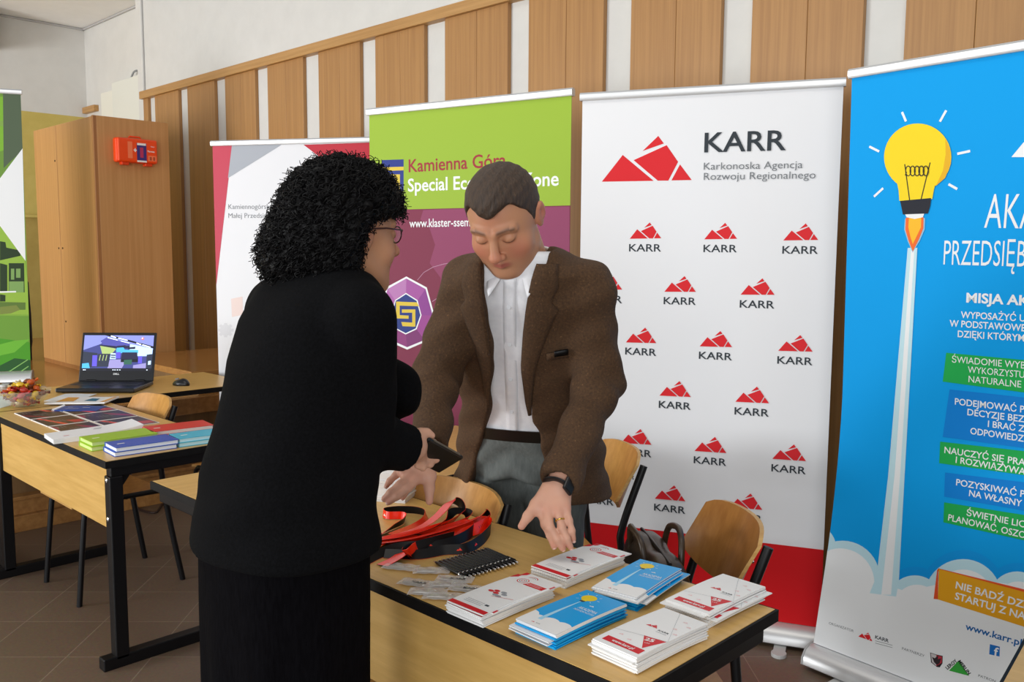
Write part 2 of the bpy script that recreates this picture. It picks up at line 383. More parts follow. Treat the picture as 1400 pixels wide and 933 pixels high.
# ================================================================== roll-up banners
class Banner:
    def __init__(s, name, label, O, ang, wd, top, lean=(0, 0, 0), z0=.085, flare=0.):
        s.O = np.array(O, float); a = math.radians(ang); s.S = np.array([math.cos(a), math.sin(a), 0])
        s.z0 = z0; s.wd = wd; s.fl = flare; s.H = top - z0 - O[2]
        s.T = np.array([0, 0, 1.0]) + np.array(lean)/s.H
        s.N = np.cross(s.S, [0, 0, 1.0]); s.B = s.O + np.array([0, 0, z0])
        s.root = thing(name, label, 'banner', tuple(O)); s.P = Print(); s.mats = []
    def g(s, b): return s.fl*max(0., 1-max(b, 0)/.95)**1.6      # the sheet drifts sideways near the floor
    def xyz(s, a, b, l=0): return s.B + s.S*(a-s.g(b)) + s.T*b + s.N*(.0007*l)
    def st(s, u, v):
        A = np.array([s.S, s.T, -ray(u, v)]).T
        r = np.linalg.solve(A, cC - s.B); return (r[0]+s.g(r[1]), r[1])
    def c(s, m):
        if m not in s.mats: s.mats.append(m)
        return s.mats.index(m)
    def px(s, pts, m, layer=1, clamp=True):
        q = [s.st(u, v) for u, v in pts]
        if clamp: q = [(min(max(a, .0), s.wd), min(max(b, 0), s.H)) for a, b in q]
        s.P.poly(q, s.c(m), layer)
    def tx(s, txt, p0, p1, cap, m, layer=3, bold=0., level=True):
        a = s.st(*p0); b = s.st(*p1); h = s.st(p0[0], p0[1]-cap)[1]-a[1]
        if level: b = (b[0], a[1]+(b[1]-a[1])*.5)
        s.P.text(txt, a, b, h, s.c(m), layer, bold)
    def done(s, base_mat, fabric, rail=ALU, base_h=.085, foot=True):
        O = tuple(s.O); S, N = s.S, s.N; wd = s.wd
        fab = s.c(fabric)
        mb = MB()
        for l0, l1 in ((-1.4, 0),):
            n = 24; vs = [s.xyz(a, s.H*i/n, l) for i in range(n+1) for a, l in ((0, l0), (wd, l0), (wd, l1), (0, l1))]
            mb.add(vs, [(0, 1, 2, 3), tuple(range(4*n, 4*n+4))[::-1]] + [(4*i+j, 4*i+4+j, 4*i+4+(j+1) % 4, 4*i+(j+1) % 4) for i in range(n) for j in range(4)], fab)
        s.P.emit(mb, s.xyz)
        mb.obj('printed_sheet', s.mats, s.root, off=O, recalc=False)
        mb = MB()                                                     # top rail
        def prof(fn, pts, a0, a1):
            n = len(pts); vs = [fn(a, y, z) for a in (a0, a1) for y, z in pts]
            return vs, [tuple(range(n))[::-1], tuple(range(n, 2*n))] + [(i, (i+1) % n, n+(i+1) % n, n+i) for i in range(n)]
        tr = [(-.012, -.004), (.010, -.004), (.014, .004), (.014, .02), (.008, .027), (-.008, .027), (-.014, .02), (-.014, .004)]
        mb.add(*prof(lambda a, y, z: s.xyz(a, s.H+z, 0)+N*y, tr, -.008, wd+.008))
        mb.obj('top_rail', rail, s.root, off=O, smooth=30)
        mb = MB()                                                     # cassette
        k = base_h/.085
        bp = [(-.05, .012), (.05, .012), (.062, .02*k), (.06, .045*k), (.042, .07*k), (.016, .083*k), (-.03, .083*k), (-.055, .06*k), (-.06, .03*k)]
        mb.add(*prof(lambda a, y, z: s.O+S*(a-s.fl)+N*y+np.array([0, 0, z]), bp, -.004, wd+.004))
        mb.obj('cassette', base_mat, s.root, off=O, smooth=35)
        for e0, e1 in ((-.010, -.004), (wd+.004, wd+.010)):
            mb = MB(); mb.add(*prof(lambda a, y, z: s.O+S*(a-s.fl)+N*y+np.array([0, 0, z]), [(y*1.04, .010+(z-.010)*1.03) for y, z in bp], e0, e1))
            mb.obj('end_cap', mat('cap_grey', '#a9a9a8', .5), s.root, off=O, smooth=35)
        if foot:
            for f in (.14, wd-.14):
                mb = MB(); c = s.O+S*(f-s.fl)
                mb.prism([(math.cos(2*PI*i/20)*.028, .12+math.sin(2*PI*i/20)*.03) for i in range(20)], 0, .014, lambda a, b, h: c+S*a+N*b+np.array([0, 0, h]))
                mb.prism([(-.022, -.11), (.022, -.11), (.022, .12), (-.022, .12)], 0, .012, lambda a, b, h: c+S*a+N*b+np.array([0, 0, h]))
                mb.obj('foot', mat('foot_grey', '#c4c4c2', .4), s.root, off=O, bevel=.002)
        c = s.O + S*(wd/2-s.fl) - N*.02                                    # rear pole
        top = s.xyz(wd/2, s.H-.02, 0) - N*.014
        MB().tube([c+np.array([0, 0, .07*k]), (c+top)/2, top], .007, 8).obj('pole', ALU, s.root, off=O, smooth=50)
        return s
bw = lambda h, r=.55: mat('print_'+h.strip('#'), h, r, spec=.2)
RED, DKGREY, GREYTX = bw('#d8262d'), bw('#33393f'), bw('#6f7377')
# ---- white banner with the red mountain marks
K = Banner('roll_up_banner', 'white roll-up banner covered in small red mountain logos behind the man', (-2.300, 2.763, 0), 23.36, .968, 2.096)
def zk(x, y): return (780+x/3.5, 80+y/3.5)
for q in LOGO: K.px([zk(x, y) for x, y in q], RED)
K.tx('KARR', zk(640, 449), zk(1031, 440), 26, DKGREY, bold=.012)
K.tx('Karkonoska Agencja', zk(638, 533), zk(1110, 529), 9.6, GREYTX, bold=-.004); K.tx('Rozwoju Regionalnego', zk(638, 582), zk(1172, 578), 9.6, GREYTX, bold=-.004)
rows = [[(861, 326.3, 904, 326.6), (962.9, 327, 1007.7, 327.5), (1070.9, 328.6, 1118.6, 329)],
        [(807, 396, 850.6, 396.6), (908.4, 398.9, 951.5, 399.8), (1012.6, 402.7, 1059, 404)],
        [(855.8, 468.5, 897.3, 469.6), (956.7, 473.7, 1001, 475.2), (1064, 479.6, 1111, 481.6)],
        [(801, 533.5, 842, 536), (901.8, 540.8, 944.5, 543.7), (1005.5, 549, 1051.5, 552.5)],
        [(849.5, 605.3, 890.7, 609), (949.7, 616.6, 993.3, 620.2), (1056, 627, 1102, 631.5)],
        [(799, 671, 839, 675), (895.4, 682, 937.2, 685.8), (998, 693, 1042.3, 698)]]
for r in rows:
    for u0, v0, u1, v1 in r:
        a, b = K.st(u0, v0), K.st(u1, v1); wd = b[0]-a[0]
        mountain(K.P, (a[0], (a[1]+b[1])/2), (1, 0), wd, K.c(RED), 1)
        K.P.text('KARR', (a[0]-.002, (a[1]+b[1])/2-wd*.40), (b[0]+.001, (a[1]+b[1])/2-wd*.40), wd*.225, K.c(DKGREY), 1, .01)
ra, rb = K.st(850, 716.5), K.st(1120.7, 754.6); tr = (ra[1]+rb[1])/2
K.P.poly([(0, 0), (K.wd, 0), (K.wd, tr), (0, tr)], K.c(bw('#cf1219')), 1)
K.done(ALU, bw('#e6e6e8'))
# ---- blue banner with the light bulb rocket
B = Banner('roll_up_banner', 'blue roll-up banner with a yellow light bulb rocket at the right picture edge', (-1.284, 2.992, 0), -7.2, .974, 2.086, lean=(-.022, -.019, 0), flare=.085)
z4 = lambda x, y: (1100+x/3.11, 60+y/3.11)
z5 = lambda x, y: (1100+x/3.11, 350+y/3.11)
z6 = lambda x, y: (1100+x/3.183, 640+y/3.183)
BLUE, WHT, LTB, DKB = bw('#009ce6', .7), bw('#ebedee'), bw('#bfe0ea'), bw('#0a86d8')
def circ(c, r, n=44, a0=0, a1=360, sy=1.): return [(c[0]+r*math.cos(math.radians(a0+(a1-a0)*i/n)), c[1]+sy*r*math.sin(math.radians(a0+(a1-a0)*i/n))) for i in range(n)]
def P4(pts, m, l=1): B.px([z4(*p) for p in pts], m, l)
def P5(pts, m, l=1): B.px([z5(*p) for p in pts], m, l)
def P6(pts, m, l=1): B.px([z6(*p) for p in pts], m, l)
YEL = bw('#f0d21e')
# clouds and trail
for c, r in (((30, 350), 108), ((165, 480), 163), ((480, 590), 122), ((690, 565), 168), ((925, 575), 124), ((1130, 600), 130)):
    P6(circ(c, r), LTB, 2)
for c, r in (((20, 420), 100), ((155, 500), 150), ((490, 610), 102), ((690, 580), 138), ((930, 590), 96), ((1130, 610), 105)):
    P6(circ(c, r), WHT, 4)
for c, r in (((690, 540), 182), ((480, 560), 130), ((925, 555), 142)): P6(circ(c, r), bw('#0a95e2'), 1)
P6([(-20, 500), (120, 480), (300, 560), (400, 560), (520, 520), (700, 480), (1300, 560), (1300, 1300), (-40, 900)], WHT, 4)
B.P.poly([(0, 0), (B.wd, 0), (B.wd, .30), (0, .30)], B.c(WHT), 4)
B.px([z4(440, 868), z4(481, 868), z5(427, 933), z6(412, 490), z6(400, 560), z6(285, 545), z6(315, 470), z5(357, 933)], LTB, 5)
B.px([z4(454, 880), z4(468, 880), z5(408, 933), z6(378, 552), z6(335, 552), z5(384, 933)], WHT, 6)
# flame, bulb
P4([(428, 745), (425, 790), (440, 840), (461, 888), (490, 840), (512, 790), (514, 742), (470, 738)], bw('#8fc3dd'), 6)
P4([(432, 740), (430, 790), (444, 838), (462, 884), (488, 832), (507, 785), (508, 738)], bw('#ef6c2f'), 7)
P4([(446, 740), (443, 780), (452, 820), (462, 852), (480, 815), (497, 780), (498, 738)], bw('#f6b92b'), 8)
P4([(428, 722), (512, 718), (505, 738), (470, 745), (436, 738)], WHT, 9)
P4([(395, 590), (402, 625), (405, 668), (545, 660), (552, 620), (560, 590), (480, 540)], YEL, 10)
P4(circ((483, 482), 143), YEL, 10)
P4([(600, 400), (622, 450), (624, 510), (600, 570), (560, 605), (590, 540), (602, 470)], bw('#e3ae22'), 11)
P4([(408, 668), (540, 656), (536, 690), (526, 722), (420, 726), (414, 695)], bw('#22242e'), 12)
for a, b in (((428, 512), (449, 666)), ((536, 505), (497, 664)), ((430, 560), (436, 545)), ):
    B.P.line(B.st(*z4(*a)), B.st(*z4(*b)), .0035, B.c(bw('#2a2620')), 13)
for i in range(5):
    cx = 443+i*19; B.P.items.append(None)
    B.P.items.pop()
    ring = [z4(*p) for p in circ((cx, 541), 11, 20, 0, 360, 1.9)]
    for j in range(20): B.P.line(B.st(*ring[j]), B.st(*ring[(j+1) % 20]), .0032, B.c(bw('#2a2620')), 13)
for a, b in (((415, 290), (432, 330)), ((603, 283), (576, 331)), ((276, 437), (318, 458)), ((650, 468), (705, 456)), ((335, 614), (296, 650)), ((613, 597), (650, 618))):
    B.P.line(B.st(*z4(*a)), B.st(*z4(*b)), .0075, B.c(WHT), 3)
# title
P4([(880, 482), (933, 418), (960, 418), (1010, 482)], WHT, 3)
B.tx('AKA', z4(764, 783), z4(990, 795), 46, WHT, bold=-.004); B.tx('PRZEDSIĘB', (1290, 362), (1402, 366), 33, WHT, bold=-.004)
B.tx('MISJA AK', z5(688, 197), z5(960, 212), 12.4, WHT, bold=.03)
for txt, a, b in (('WYPOSAŻYĆ U', (665, 264), (940, 278)), ('W PODSTAWOWE', (617, 300), (940, 320)), ('DZIĘKI KTÓRYM', (652, 345), (936, 361))):
    B.tx(txt, z5(*a), z5(*b), 8.8, WHT, bold=.015)
GRN, BL2 = bw('#22a850'), bw('#0a7fd4')
P5([(603, 412), (1300, 477), (1300, 630), (588, 535)], GRN, 2)
for txt, a, b in (('ŚWIADOMIE WYB', (627, 453), (940, 476)), ('WYKORZYSTU', (695, 497), (936, 516)), ('NATURALNE', (698, 537), (922, 558))):
    B.tx(txt, z5(*a), z5(*b), 8.8, WHT, bold=.0)
P5([(617, 568), (1300, 642), (1300, 868), (588, 770)], BL2, 2)
for txt, a, b in (('PODEJMOWAĆ P', (640, 632), (936, 662)), ('DECYZJE BEZ', (693, 677), (936, 704)), ('I BRAĆ Z', (780, 727), (936, 748)), ('ODPOWIEDZ', (705, 757), (933, 788))):
    B.tx(txt, z5(*a), z5(*b), 8.6, WHT, bold=.012)
P5([(577, 790), (1300, 872), (1300, 985), (573, 882)], GRN, 2)
B.tx('NAUCZYĆ SIĘ PRA', z5(595, 838), z5(940, 886), 8.6, WHT, bold=.012); B.tx('I ROZWIĄZYWA', z5(643, 880), z5(940, 928), 8.6, WHT, bold=.012)
P6([(612, 20), (1400, 118), (1400, 265), (608, 125)], BL2, 2)
B.tx('POZYSKIWAĆ P', z6(660, 75), z6(960, 120), 8.6, WHT, bold=.012); B.tx('NA WŁASNY', z6(716, 122), z6(946, 166), 8.6, WHT, bold=.012)
P6([(608, 150), (1400, 275), (1400, 415), (605, 237)], GRN, 2)
B.tx('ŚWIETNIE LIC', z6(705, 207), z6(960, 254), 8.6, WHT, bold=.012); B.tx('PLANOWAĆ, OSZO', z6(625, 228), z6(962, 306), 8.6, WHT, bold=.012)
P6([(583, 437), (582, 572), (563, 570), (578, 446)], bw('#e0532a'), 6)
P6([(583, 437), (1300, 612), (1300, 640), (583, 450)], bw('#e0532a'), 6)
P6([(586, 440), (1300, 632), (1300, 800), (582, 572)], bw('#e6a41f'), 7)
B.tx('NIE BĄDŹ DZI', z6(658, 523), z6(962, 610), 9.6, WHT, 8, .02); B.tx('STARTUJ Z NA', z6(655, 570), z6(962, 660), 9.6, WHT, 8, .02)
B.tx('www.karr.pl', z6(700, 702), z6(946, 768), 9.0, bw('#1264a8'), 6, .02)
P6([(808, 767), (851, 778), (850, 821), (805, 811)], bw('#1d6fc0'), 6); B.tx('f', z6(824, 815), z6(844, 819), 11.5, WHT, 7, .02)
B.tx('ORGANIZATOR', z6(107, 680), z6(215, 712), 3.4, GREYTX, 6)
a = B.st(*z6(235, 735)); b = B.st(*z6(297, 754)); mountain(B.P, (a[0], (a[1]+b[1])/2), (1, 0), b[0]-a[0], B.c(RED), 6)
B.tx('KARR', z6(308, 742), z6(368, 757), 4.6, DKGREY, 6, .02)
for k in (0, 10): B.P.line(B.st(*z6(309, 752+k)), B.st(*z6(384, 772+k)), .0015, B.c(GREYTX), 6)
B.tx('PARTNERZY', z6(425, 790), z6(523, 822), 3.4, GREYTX, 6)
P6([(548, 803), (575, 812), (603, 818), (602, 850), (590, 868), (577, 866), (552, 846)], bw('#30262a'), 6)
P6([(551, 806), (575, 814), (575, 862), (556, 845)], bw('#c9c4c4'), 7); P6([(575, 814), (600, 821), (599, 848), (575, 862)], bw('#b43442'), 7)
P6([(575, 822), (584, 816), (582, 832), (596, 828), (590, 850), (578, 858), (566, 846), (556, 822), (569, 828)], bw('#352a2e'), 8)
P6([(630, 882), (672, 838), (718, 905)], bw('#3aa33f'), 6)
B.tx('LEROY', z6(624, 878), z6(668, 842), 4.2, bw('#1d2420'), 7, .03, level=False); B.tx('MERLIN', z6(668, 842), z6(714, 900), 4.6, bw('#1d2420'), 7, .03, level=False)
B.tx('PATRON', z6(757, 908), z6(832, 932), 3.4, GREYTX, 6)
B.done(ALU, BLUE)
# ---- green and maroon banner
G = Banner('roll_up_banner', 'lime green and maroon roll-up banner standing between the woman and the man', (-3.372, 2.525, 0), 12.5, 1.05, 2.12)
zg = lambda x, y: (520+x/4, 200+y/4)
la, lb = G.st(557, 286), G.st(779, 281.5); lt = (la[1]+lb[1])/2
G.P.poly([(0, lt), (G.wd, lt), (G.wd, G.H), (0, G.H)], G.c(bw('#96b438')), 1)
MAR2 = bw('#93506f')
G.px([zg(235, 350), zg(330, 345), zg(600, 338), zg(1035, 330), zg(1035, 520), zg(1035, 900), zg(340, 900), zg(330, 720), zg(270, 640), zg(300, 540), zg(270, 450), zg(220, 400)], bw('#8d4162'), 1)
G.px([(522, 219), (552, 218), (552, 262), (522, 263)], bw('#2a3a86'), 2)
YL = bw('#d9bd45')
G.px([(522, 229), (552, 228), (552, 233), (522, 234)], YL, 3); G.px([(541, 239), (547, 238.5), (547, 262), (541, 262)], YL, 3); G.px([(522, 239), (546, 238.5), (546, 243), (522, 243.5)], YL, 3)
G.tx('Kamienna Góra', (559, 235.5), (692, 227.5), 17, bw('#9c2f3a'), bold=.012, level=False)
G.tx('Special Economic Zone', (558, 262), (764, 253.5), 17, WHT, bold=.016, level=False)
G.tx('www.klaster-ssemp.pl', (560, 311), (660, 309), 11, WHT, bold=.01, level=False)
ze = lambda x, y: (500+x/4.663, 360+y/4.665)
hepo = [(260, 85), (390, 155), (440, 335), (385, 500), (265, 552), (150, 500), (85, 340), (130, 155)]
hepi = [(260, 98), (382, 165), (428, 335), (376, 490), (265, 536), (158, 488), (100, 340), (140, 165)]
heps = [(258, 190), (332, 236), (357, 332), (326, 422), (256, 455), (190, 420), (162, 332), (188, 236)]
heps2 = [(258, 198), (326, 241), (350, 332), (320, 416), (256, 447), (195, 414), (169, 332), (193, 240)]
G.px([ze(*p) for p in hepo], WHT, 2)
tones = ['#a3589d', '#8d4590', '#9a4a8f', '#7d3a70', '#8c4079', '#9c5193', '#a963a4', '#b57ab0']
for i in range(8):
    j = (i+1) % 8; G.px([ze(*hepi[i]), ze(*hepi[j]), ze(*heps[j]), ze(*heps[i])], bw(tones[i]), 3)
G.px([ze(*p) for p in heps], WHT, 4); G.px([ze(*p) for p in heps2], bw('#2b3c80'), 5)
for q in ([(195, 245), (328, 250), (342, 275), (195, 270)], [(195, 245), (218, 245), (218, 352), (195, 352)], [(195, 330), (275, 335), (275, 355), (195, 352)],
          [(232, 295), (318, 295), (318, 316), (232, 316)], [(298, 296), (318, 296), (318, 405), (298, 405)], [(228, 375), (318, 380), (318, 405), (236, 402)]):
    G.px([ze(*p) for p in q], YL, 6)
arcp = [ze(*p) for p in ((330, 108), (370, 60), (430, 25), (500, 5), (600, -10))]
for i in range(4): G.P.line(G.st(*arcp[i]), G.st(*arcp[i+1]), .0025, G.c(bw('#b98da6')), 2)
arcp = [ze(*p) for p in ((425, 245), (470, 215), (530, 190), (600, 175))]
for i in range(3): G.P.line(G.st(*arcp[i]), G.st(*arcp[i+1]), .0025, G.c(bw('#b98da6')), 2)
G.done(ALU, bw('#7c3048'))
# ---- white, grey and red banner behind the woman
R_ = Banner('roll_up_banner', 'white roll-up banner with grey and red corners behind the woman', (-4.985, 2.588, 0), 30.84, 1.06, 2.11)
zr = lambda x, y: (280+x/3.332, 180+y/3.332)
def PR(pts, m, l=1): R_.px([zr(*p) for p in pts], m, l)
PR([(20, 60), (125, 60), (123, 90), (36, 700), (20, 700)], bw('#c4475a'), 1)
PR([(124, 60), (350, 60), (330, 73), (106, 212)], bw('#a9adb5'), 2)
PR([(450, 60), (760, 50), (760, 320), (620, 190)], bw('#bf3542'), 1)
GT = bw('#7d8084')
R_.tx('Kamiennogórska S', zr(108, 353), zr(330, 352), 6.6, GT, 3, -.004, level=False); R_.tx('Małej Przedsiębio', zr(108, 394), zr(326, 393), 6.6, GT, 3, -.004, level=False)
PR([(120, 762), (172, 752), (175, 835), (124, 845)], bw('#e6d2cc'), 1)
for i in range(8):
    an = i*PI/4; PR([(95+34*math.cos(an+d)*r, 905+30*math.sin(an+d)*r) for d, r in ((-.3, .6), (-.2, 1.1), (.2, 1.1), (.3, .6))], bw('#d6d6da'), 1)
PR(circ((95, 905), 26), bw('#d6d6da'), 1)
R_.done(ALU, bw('#e4e4e7'))
# ---- green photo banner on the stage, left picture edge
V = Banner('roll_up_banner', 'green photo roll-up banner with a white arrow on the stage at the left picture edge', (-6.40-.85*math.cos(math.radians(64)), 1.98-.85*math.sin(math.radians(64)), HS), 64, .85, 2.495, lean=(.003, .018, 0))
zv = lambda x, y: (x/2.17, 110+y/2.17)
zw = lambda x, y: (x/4, 220+y/4)
def PV(pts, m, l=1): V.px([zv(*p) for p in pts], m, l)
def PW(pts, m, l=1): V.px([zw(*p) for p in pts], m, l)
V.px([(-400, 100), (60, 100), (60, 290), (-400, 290)], bw('#6f9440'), 1)
V.px([(4, 125), (29, 125), (32, 205), (5, 230)], bw('#56654f'), 4); V.px([(-60, 166), (60, 166), (60, 174), (-60, 173)], bw('#83a64e'), 3)
V.px([(-60, 135), (5, 132), (6, 205), (-60, 230)], bw('#7fb23a'), 2)
V.px([(-24, 276), (31.5, 203), (35, 357)], WHT, 12)
V.px([(-400, 300), (0, 306), (34, 355), (60, 380), (60, 430), (-400, 430)], bw('#94b848'), 2)
for q in ([(0, 440), (30, 445), (35, 475), (60, 480), (110, 490), (112, 520), (0, 545)], [(48, 560), (132, 560), (135, 720), (48, 720)], [(0, 560), (40, 570), (40, 720), (0, 720)], [(0, 730), (30, 735), (30, 770), (0, 770)]):
    PW(q, bw('#2e4028'), 5)
for q in ([(60, 590), (78, 590), (78, 650), (60, 650)], [(88, 590), (112, 590), (112, 640), (88, 640)], [(50, 660), (130, 660), (130, 720), (50, 720)]): PW(q, bw('#7fa35e'), 6)
PW([(0, 714), (88, 712), (88, 720), (0, 722)], WHT, 7)
PW([(0, 800), (90, 790), (110, 815), (60, 835), (0, 840)], bw('#7d8a45'), 6); PW([(-1500, 770), (140, 775), (140, 815), (-1500, 845)], bw('#5f7a3a'), 5)
V.px([(-400, 432), (60, 432), (60, 560), (-400, 560)], bw('#6f9c3e'), 6)
V.px([(-400, 470), (0, 463), (40, 468), (60, 470), (60, 560), (-400, 560)], bw('#4f9a2c'), 7); V.px([(0, 500), (20, 490), (60, 492), (60, 516), (-300, 520)], bw('#2f5a30'), 8)
V.px([(-60, 486), (20, 466), (50, 464), (20, 482), (-60, 500)], bw('#6fb63c'), 8)
for a, b in (((10, 510), (38, 492)), ((26, 510), (39, 501))): V.P.line(V.st(*a), V.st(*b), .006, V.c(bw('#86b866')), 9)
V.done(ALU, bw('#86ae44'))
# ================================================================== school desks and chairs
def make_desk(name, label, L=1.3, W=.5, H=.76, panel=True, rightleg=True, group=None):
    t = thing(name, label, 'table', group=group)
    MB().bx(.006, L-.006, .006, W-.006, H-.022, H).obj('tabletop', DESKWOOD, t)
    mb = MB(); e = .007
    mb.bx(0, L, 0, e, H-.026, H-.0012).bx(0, L, W-e, W, H-.026, H-.0012).bx(0, e, e, W-e, H-.026, H-.0012).bx(L-e, L, e, W-e, H-.026, H-.0012)
    mb.obj('edge_band', BLACKEDGE, t)
    if panel: MB().bx(.045, L-.045, .028, .046, .50, H-.03).obj('modesty_panel', DESKWOOD, t, bevel=.002)
    for i, x in enumerate((.03, L-.03)):
        mb = MB(); mb.bx(x-.024, x+.024, .014, .062, .03, H-.06); mb.bx(x-.024, x+.024, -.03 if panel else .008, W-.02, 0, .045)
        mb.bx(x-.02, x+.02, .02, W-.04, H-.062, H-.024)
        mb.add([(x-.006, .062, H-.11), (x+.006, .062, H-.11), (x+.006, .062, H-.06), (x-.006, .062, H-.06), (x-.006, .10, H-.06), (x+.006, .10, H-.06)],
               [(0, 1, 2, 3), (0, 4, 5, 1), (3, 2, 5, 4), (0, 3, 4), (1, 5, 2)])
        lg = mb.obj('leg', BLACKMETAL, t, bevel=.004)
        for z in (.715, .575):
            MB().lathe([(.009, 0), (.009, .003), (.004, .006)], 12, (x, .0145, z-.03), 0, Matrix.Rotation(PI/2, 3, 'X')).obj('bolt', STEEL, lg, smooth=50)
    MB().bx(.05, L-.05, W-.09, W-.06, H-.062, H-.028).obj('stretcher', BLACKMETAL, t, bevel=.003)
    return t
def place_desk(t, x, y, rz=0): t.location = (x, y, 0); t.rotation_euler = (0, 0, rz); return t
desk = place_desk(make_desk('school_desk', 'pale wooden school desk in front of the man, carrying brochures and lanyards'), -2.14, 1.171)
d2 = place_desk(dup(desk, label='pale wooden school desk at far left carrying notebooks and a candy bowl'), -4.424, 1.190)
side = make_desk('school_desk', 'pale wooden desk behind the left one carrying the laptop and mouse', 1.32, .62, panel=False)
place_desk(side, -4.43, 1.205, PI/2)
d4 = dup(side, label='pale wooden desk set crosswise behind the woman, its corner showing at her left')
place_desk(d4, -2.145, 1.19, PI/2)
A, Bq = Zp(1400, 872, .76), Zp(1366, 933, .76)
d5 = dup(desk, label='pale wooden desk of which only a corner shows at the lower right picture edge')
an = math.atan2(A[1]-Bq[1], A[0]-Bq[0]) - PI/2
d5.rotation_euler = (0, 0, an); o = Bq + (Bq-A)*.9; d5.location = (o[0], o[1], 0)

def make_chair(label, ply, group=None, seat=True):
    """school chair facing +y, origin on the floor"""
    t = thing('school_chair', label, 'chair', group=group)
    mb = MB(); w, d = .37, .37
    nu, nv = 8, 8
    def sf(u, v, dz):
        x = (u-.5)*w*(1-.10*max(0, .4-v)); y = -.16+v*d
        return (x, y, .445+dz - .012*math.sin(v*PI) - .02*max(0, v-.8)/.2*.8)
    n0 = len(mb.v)
    mb.grid(nu, nv, lambda u, v: sf(u, v, 0)); mb.grid(nu, nv, lambda u, v: sf(u, v, -.011))
    k = (nu+1)*(nv+1)
    ring = [i for i in range(nu+1)] + [j*(nu+1)+nu for j in range(1, nv+1)] + [nv*(nu+1)+i for i in range(nu-1, -1, -1)] + [j*(nu+1) for j in range(nv-1, 0, -1)]
    mb.add([], [], 0)
    for a, b in zip(ring, ring[1:]+ring[:1]): mb.f.append((a, b, k+b, k+a)); mb.m.append(1)
    mb.obj('seat', [ply, PLYEDGE], t, smooth=40)
    mb = MB(); nu, nv = 14, 6; wb = .385; z0, z1 = .635, .825
    def bf(u, v, th):
        a = (u-.5)*2; x = a*wb/2
        zz = z0+(z1-z0)*v
        c = abs(a)
        zz = z0+(z1-z0)*v*(1-.12*c**6) + (1-v)*.05*c**4
        y = -.215 - .07*(v-.2) + .055*(a*a-1) + .055 + th
        return (x, y, zz)
    mb.grid(nu, nv, lambda u, v: bf(u, v, 0)); mb.grid(nu, nv, lambda u, v: bf(u, v, -.011)); k = (nu+1)*(nv+1)
    ring = [i for i in range(nu+1)] + [j*(nu+1)+nu for j in range(1, nv+1)] + [nv*(nu+1)+i for i in range(nu-1, -1, -1)] + [j*(nu+1) for j in range(nv-1, 0, -1)]
    for a, b in zip(ring, ring[1:]+ring[:1]): mb.f.append((a, b, k+b, k+a)); mb.m.append(1)
    back = mb.obj('backrest', [ply, PLYEDGE], t, smooth=40)
    for sx in (-.13, .13):
        for z in (.70, .76):
            pass
        MB().lathe([(.006, 0), (.005, .003), (.001, .0035)], 10, (sx, -.232, .745), 0, Matrix.Rotation(-PI/2, 3, 'X')).obj('rivet', STEEL, back, smooth=50)
    for sx in (-1, 1):
        x = sx*.19
        MB().tube(smooth_path([(x+sx*.01, -.25, 0), (x, -.20, .30), (x, -.172, .52), (x, -.175, .60), (x, -.245, .80)], 5), .0125, 10).obj('leg', BLACKMETAL, t, smooth=50)
        MB().tube(smooth_path([(x+sx*.006, .20, 0), (x, .165, .36), (x*.98, .15, .415), (x*.96, .11, .428), (x*.96, -.10, .428), (x, -.175, .428)], 5), .0115, 10).obj('leg', BLACKMETAL, t, smooth=50)
    mb = MB().tube([(-.18, -.02, .424), (.18, -.02, .424)], .010, 8).tube([(-.18, .10, .424), (.18, .10, .424)], .010, 8)
    mb.obj('seat_frame', BLACKMETAL, t, smooth=50)
    return t
ch = make_chair('light plywood chair tucked behind the brochure desk, its backrest beside the lanyards', PLYWOOD)
ch.location = (-1.87, 1.475, 0); ch.rotation_euler = (0, 0, PI)
c2 = dup(ch, (-4.0, 1.52, 0), (0, 0, PI), 'light plywood chair tucked behind the left desk, its backrest in front of the laptop')
def chair_at(o, u, v, z, ang):
    """put the backrest's near top corner on the spot measured, its line running away at ang degrees"""
    d = np.array([math.cos(math.radians(ang)), math.sin(math.radians(ang))]); Pr = Zp(u, v, z)[:2]; fc = np.array([-d[1], d[0]])
    c = Pr + d*.2 + fc*.25
    o.location = (c[0], c[1], 0); o.rotation_euler = (0, 0, math.radians(ang))
c3 = dup(ch, label='light plywood chair behind the man, in front of the mountain logo banner')
chair_at(c3, 884, 634, .81, 147)
c4 = make_chair('darker plywood chair at the end of the brochure desk holding the leather bag', PLYDARK)
chair_at(c4, 1056, 745, .81, 140)
Pc = Zp(262, 631, .445)
c5 = dup(ch, (Pc[0]+.21, Pc[1]+.185, 0), (0, 0, PI/2), 'plywood chair almost hidden behind the woman, only a seat corner showing past her elbow')
# ================================================================== things on the brochure desk
TZ = .76
def bow(t, L, a): return a*(1-((t-L/2)/(L/2))**2)
def brochure_mesh(P, mats, w=.105, L=.213, th=.0022, a=.0022, edge=0, fold=True):
    """one leaflet: bent slab with its print on top"""
    mb = MB(); mb.bx(0, w, 0, L, 0, th, edge)
    if P is not None: P.emit(mb, lambda x, y, l: (min(max(x, 0), w), min(max(y, 0), L), th+.00025*l))
    me = bpy.data.meshes.new('leaflet'); me.from_pydata(mb.v, [], mb.f)
    for m_ in mats: me.materials.append(m_)
    me.polygons.foreach_set('material_index', mb.m)
    b = bmesh.new(); b.from_mesh(me)
    for i in range(1, 12):
        bmesh.ops.bisect_plane(b, geom=b.verts[:]+b.edges[:]+b.faces[:], plane_co=(0, L*i/12, 0), plane_no=(0, 1, 0))
    for v in b.verts:
        x, y, z = v.co
        v.co = (x-w/2, y-L/2, z + bow(y, L, a) + .0012*(1-abs(x/w*2-1))*0)
    b.to_mesh(me); b.free(); me.update()
    return me
